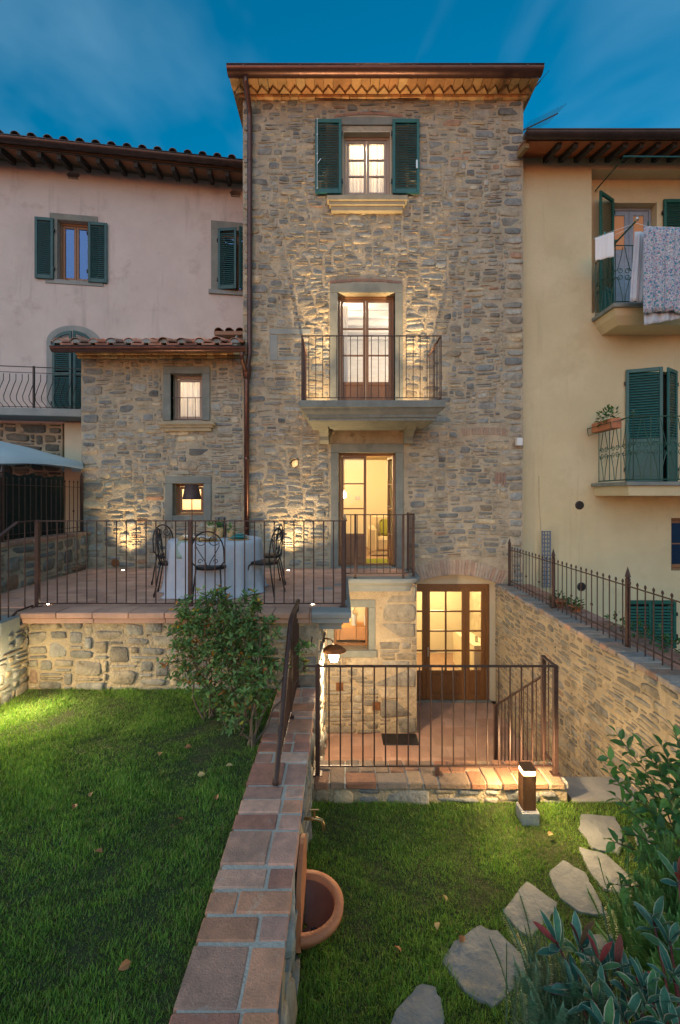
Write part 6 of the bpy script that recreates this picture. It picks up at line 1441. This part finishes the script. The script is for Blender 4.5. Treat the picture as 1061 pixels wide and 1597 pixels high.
# left shrub against the terrace wall
LSG = [(.10,.20,.05), (.14,.26,.07), (.07,.16,.04), (.19,.31,.09), (.12,.23,.07)]; LSY = [(.50,.28,.02), (.58,.20,.02), (.45,.34,.05), (.40,.16,.05)]
def leaf_shrub(label, base, lobes, nper, size, seed, glab):
    t = thing('leafy_shrub', label, 'shrub', base, glab); r = random.Random(seed); tips = [l[0] for l in lobes]
    branches(t, base, tips, .012, wob=.05)
    m = MB(); tw_ = MB()
    for (cx, cy, cz), rad, n in lobes:
        for q in range(n):
            # twigs end in rosettes of five to eight leaves
            d = V3((r.gauss(0, 1), r.gauss(0, 1), r.gauss(0, 1)*1.1)).normalized()*rad*1.35*r.random()**.55; p = V3((cx, cy, cz))+d
            ax_ = (d.normalized()*.6+V3((0, 0, .7))+V3((r.uniform(-.4, .4), r.uniform(-.4, .4), 0))).normalized(); q0 = p-ax_*r.uniform(.08, .16)
            tw_.tube([q0, p], .0025, 3, cap=False); k = r.randint(5, 8); yl = r.random() < .13
            for i in range(k):
                a = 2*math.pi*i/k+r.uniform(-.4, .4); o_ = ax_.orthogonal().normalized(); o_ = Matrix.Rotation(a, 3, ax_) @ o_
                dd = (o_*r.uniform(.7, 1.1)+ax_*r.uniform(.1, .8)).normalized(); col = r.choice(LSY) if (yl and r.random() < .4) or r.random() < .02 else r.choice(LSG)
                leaf_at(m, q0.lerp(p, r.uniform(.4, 1)), dd, size*r.uniform(.7, 1.25), size*.40, col, r)
    part('foliage', m, M['leaf'], t, kind='stuff'); part('twigs', tw_, M['bark'], t, kind='stuff'); return t
GL = 'shrubs against the terrace wall'
leaf_shrub('green and yellow leafed shrub at the left of three before the terrace wall', (-1.35, 4.62, 0), [((-1.52, 4.6, .95), .22, 75), ((-1.35, 4.55, 1.12), .22, 80), ((-1.62, 4.62, .62), .20, 45), ((-1.25, 4.6, .75), .22, 60), ((-1.42, 4.6, .42), .22, 50), ((-1.2, 4.5, .30), .16, 26), ((-1.58, 4.6, 1.15), .1, 18)], 0, .062, 51, GL)
leaf_shrub('tallest leafy shrub, middle of three before the terrace wall', (-.98, 4.45, 0), [((-1.08, 4.45, 1.12), .22, 80), ((-.90, 4.4, 1.02), .20, 75), ((-1.12, 4.42, .80), .20, 55), ((-.92, 4.4, .72), .20, 50), ((-1.18, 4.42, 1.32), .09, 14), ((-1.0, 4.4, .45), .22, 55), ((-1.1, 4.35, .22), .14, 18), ((-.86, 4.42, 1.25), .08, 10)], 0, .062, 52, GL)
leaf_shrub('leafy shrub by the brick topped wall reaching through the handrail', (-.80, 4.1, 0), [((-.76, 4.3, .95), .18, 60), ((-.68, 4.25, .72), .17, 45), ((-.82, 4.15, .50), .20, 50), ((-.40, 4.7, .72), .10, 9), ((-.38, 4.75, .5), .08, 6), ((-.80, 4.3, 1.25), .07, 8), ((-.92, 3.95, .30), .10, 8)], 0, .062, 53, GL)
# right: broad leafed shrub, leaves as parts
RSG = [(.045,.15,.035), (.07,.19,.045), (.035,.12,.03), (.10,.24,.05), (.05,.16,.05)]
bs = thing('broad_leafed_shrub', 'green broad leafed shrub with thin twigs at the right edge by the stair landing', 'shrub', (2.35, 2.95, LG)); r = random.Random(61)
def spray(t, pts, n, size, cols, r, lname='leaf', wd=.46, mat='leaf', individual=True, bucket=None, twig=.004):
    m = MB().tube(pts, [twig*(1-.6*i/(len(pts)-1)) for i in range(len(pts))], 5); part('twig', m, M['bark'], t); P_ = [V3(p) for p in pts]
    for i in range(n):
        f_ = .15+.85*(i+.5)/n; s = f_*(len(P_)-1); k = min(int(s), len(P_)-2); p = P_[k].lerp(P_[k+1], s-k); ax_ = (P_[k+1]-P_[k]).normalized()
        o_ = Matrix.Rotation(i*2.4+r.uniform(-.4, .4), 3, ax_) @ ax_.orthogonal().normalized(); dd = (o_+ax_*r.uniform(.3, .9)+V3((0, 0, .15))).normalized()
        if i == n-1: dd = ax_
        mb = MB() if individual else bucket; leaf_at(mb, p, dd, size*r.uniform(.7, 1.2), size*wd, r.choice(cols), r, fold=.3, droop=.2)
        if individual: part(lname, mb, M[mat], t)
RB = V3((2.36, 2.95, LG))
def S(px, py, D): return V3((X(px, D), D, Z(py, D)))
ends = [(960,1142,3.2),(943,1176,3.2),(951,1208,3.1),(1000,1160,3.1),(1030,1160,3.0),(1052,1140,2.9),(985,1200,3.0),(1010,1220,3.0),(958,1240,3.0),(975,1260,2.9),(1000,1250,2.8),(1030,1230,2.8),(1055,1200,2.8),(1045,1260,2.7),(1058,1160,3.1),(1020,1290,2.7),(990,1300,2.7),(952,1310,2.7),(962,1380,2.4),(1050,1300,2.6),(1040,1190,3.0),(1075,1170,2.8),(1075,1240,2.7),(1020,1185,3.1),(1005,1330,2.6),(1040,1340,2.5)]
bucket = MB()
for px, py, D in ends:
    e = S(px, py, D); b = RB.lerp(e, .35)+V3((.12, 0, .05)); md = b.lerp(e, .5)+V3((.04, .03, .07)); spray(bs, [RB+V3((r.uniform(-.05, .05), 0, 0)), b, md, e], 0, .07, RSG, r); spray(bs, [b, md, b.lerp(e, .8)+V3((.01, 0, .03)), e], r.randint(12, 16), .098, RSG, r)
for _ in range(220): 
    p = V3((r.uniform(2.0, 2.6), r.uniform(2.6, 3.2), r.uniform(-.45, .35))); leaf_at(bucket, p, (r.uniform(-1, .3), r.uniform(-1, 1), r.uniform(-.2, 1)), .075*r.uniform(.7, 1.2), .034, r.choice(RSG), r)
part('inner_leaves', bucket, M['leaf'], bs, kind='stuff')
M['greenstem'] = mk('green_stem', (.07,.11,.04), (.10,.12,.05), 30)
# rosemary: upright needled stems
def rosemary(label, clumps, cols, seed, nlen=.033):
    r = random.Random(seed); t = thing('rosemary_bush', label, 'bush', (clumps[0][0].x, clumps[0][0].y, LG), 'feathery bushes at the lower right'); nd = MB(); stm = MB()
    for base, tip, n in clumps:
        for _ in range(int(n*2.6)):
            e = V3(tip)+V3((r.gauss(0, .08), r.gauss(0, .08), r.gauss(0, .06)-.02)); b = V3(base).lerp(e, .5)+V3((r.uniform(-.12, .12), r.uniform(-.10, .10), -.08)); pts_ = [b, b.lerp(e, .4)+V3((r.uniform(-.03, .03), r.uniform(-.03, .03), .04)), b.lerp(e, .75)+V3((0, 0, .03)), e]
            stm.tube(pts_, .002, 3, cap=False); P_ = pts_; L3 = (e-b).length; kn = int(L3/.0048); c0 = r.choice(cols)
            for i in range(kn):
                f_ = .12+.88*i/kn; s = f_*3; k = min(int(s), 2); p = P_[k].lerp(P_[k+1], s-k); ax_ = (P_[k+1]-P_[k]).normalized(); o_ = Matrix.Rotation(i*2.1, 3, ax_) @ ax_.orthogonal().normalized()
                d = (o_*.95+ax_*.55).normalized()*nlen*r.uniform(.7, 1.15); w_ = ax_.cross(o_).normalized()*.0030; kk = r.uniform(.75, 1.3); nd.add([p-w_, p+w_, p+d], [(0, 1, 2)], tuple(q*kk for q in c0))
    part('needles', nd, M['leaf'], t, kind='stuff'); part('stems', stm, M['greenstem'], t, kind='stuff')
def gb(px, py): x_, y_ = G(px, py, LG); return V3((x_, y_, LG))
RG_ = [(.09,.20,.11), (.12,.25,.15), (.15,.29,.18), (.07,.17,.09)]; RG2 = [(.11,.26,.06), (.14,.32,.07), (.18,.38,.09)]
B1 = V3((.93, 1.95, LG)); 
rosemary('grey green feathery rosemary at the bottom edge left of the red tipped shrub', [(B1+V3((.05, 0, 0)), S(842, 1478, 2.1), 12), (B1, S(858, 1500, 2.05), 10), (B1+V3((.12, 0, 0)), S(922, 1515, 2.0), 14), (B1+V3((.12, -.05, 0)), S(905, 1560, 1.95), 12), (B1, S(868, 1560, 2.0), 12), (B1, S(848, 1540, 2.0), 8)], RG_, 71)
B2 = V3((1.75, 2.35, LG))
rosemary('large bright green feathery bush filling the right edge below the leafy shrub', [(B2, S(p[0], p[1], p[2]), p[3]) for p in ((1035,1350,2.5,10),(1055,1330,2.5,14),(985,1430,2.4,10),(985,1410,2.35,16),(1020,1390,2.4,18),(1055,1380,2.4,18),(1000,1450,2.25,16),(1030,1450,2.3,18),(1060,1440,2.3,18),(1000,1385,2.45,9),(1035,1490,2.2,14),(1065,1350,2.5,14))], RG2, 72, .036)
# red tipped variegated shrub: big leaves as parts
vt = thing('red_tipped_shrub', 'variegated dark leafed shrub with red new leaves at the bottom right corner', 'shrub', (1.35, 1.9, LG)); r = random.Random(81)
VD = [(.03,.11,.08), (.045,.14,.09), (.06,.15,.06), (.07,.17,.12)]; VR = [(.22,.04,.035), (.14,.04,.03), (.12,.08,.04)]
def big_leaf(t, p, d, ln, wd, cin, cout, r, roll=0.):
    d = V3(d).normalized(); s = d.cross(V3((0, 0, 1))); s = (s.normalized() if s.length > .05 else V3((1, 0, 0))); s = Matrix.Rotation(roll, 3, d) @ s; nrm = s.cross(d); m = MB(); vs = []; cs = []; p = V3(p)
    K = [(0, .02), (.18, .55), (.42, .95), (.65, 1.0), (.85, .62), (1, .03)]
    for u, hw in K:
        c = p+d*ln*u-nrm*ln*.14*u*u
        for side, f_ in ((-1, 1), (-1, .72), (0, 0), (1, .72), (1, 1)):
            vs.append(c+s*side*f_*hw*wd*.5+nrm*(abs(side)*f_*wd*.16*hw)); cs.append(cout if f_ == 1 else cin)
    fs = [(i*5+j, i*5+j+1, (i+1)*5+j+1, (i+1)*5+j) for i in range(5) for j in range(4)]; kk = r.uniform(.8, 1.25); m.add(vs, fs); m.c = [tuple(q*kk for q in c_) for c_ in cs]; part('leaf', m, M['bigleaf'], t, smooth=True)
VB = V3((1.5, 1.75, LG)); CRM = [(.40,.42,.30), (.30,.36,.27), (.44,.38,.28)]
tips = [((868,1452,2.05), 1, (-.5, 0, .9)), ((905,1455,2.1), 1, (.1, 0, 1)), ((935,1480,2.0), 1, (.1, .1, .9)), ((963,1490,2.0), 2, (.4, 0, .5)), ((985,1520,1.95), 2, (.2, 0, .8)), ((1005,1520,1.9), 0, (.2, 0, 1)), ((1018,1545,1.85), 0, (.5, 0, .6)), ((975,1570,1.85), 0, (0, 0, .9)), ((1040,1570,1.8), 0, (.3, 0, .6)), ((1050,1500,1.95), 0, (.2, 0, .8)), ((1045,1450,2.1), 0, (0, 0, .9)), ((1058,1350,2.2), 1, (-.2, 0, 1)), ((925,1540,1.9), 0, (-.5, 0, .7)), ((1060,1590,1.75), 1, (.2, 0, .8)), ((945,1590,1.8), 0, (-.2, 0, .6)), ((890,1520,1.95), 3, (-.4, 0, .7)), ((1020,1420,2.15), 0, (-.2, 0, .7)), ((1075,1540,1.9), 0, (-.1, 0, .8)), ((1000,1560,1.85), 0, (.3, .1, .7)), ]
for (px, py, D), kind, ax_ in tips:
    p = S(px, py+18, D); b = VB.lerp(p, .45)+V3((0, 0, -.06)); part('stem', MB().tube([VB, b, p], [.009, .007, .005], 6), mk('red_stem', (.10,.025,.03), None, rough=.5) if 'red_stem' not in bpy.data.materials else bpy.data.materials['red_stem'], vt)
    ax_ = V3(ax_).normalized(); n = r.randint(6, 8)
    for i in range(n):
        o_ = Matrix.Rotation(i*2.4+r.uniform(-.3, .3), 3, ax_) @ ax_.orthogonal().normalized(); f_ = i/n; dd = (ax_*(.5+f_*.9)+o_*(1-f_*.5)).normalized(); red = kind in (1, 2) and i >= n-(2 if kind == 1 else 1)
        cin = r.choice(VR) if red else r.choice(VD); cout = (.22,.07,.06) if red else (r.choice(CRM) if kind != 3 else (.2,.12,.12)); big_leaf(vt, p-ax_*.05*(1-f_), dd, r.uniform(.10, .15), r.uniform(.028, .042), cin, cout, r, r.uniform(-.5, .5))
# low weeds in the bed
m = MB()
for _ in range(1500): 
    x_ = r.uniform(1.0, 2.9); y_ = r.uniform(1.6, 2.4); leaf_at(m, (x_, y_, LG+r.uniform(0, .12)), (r.uniform(-1, 1), r.uniform(-1, 1), r.uniform(.2, 1)), .05, .02, r.choice(RG2), r)
o = single('bed_ground_cover', m, M['leaf'], None, None, kind='stuff');
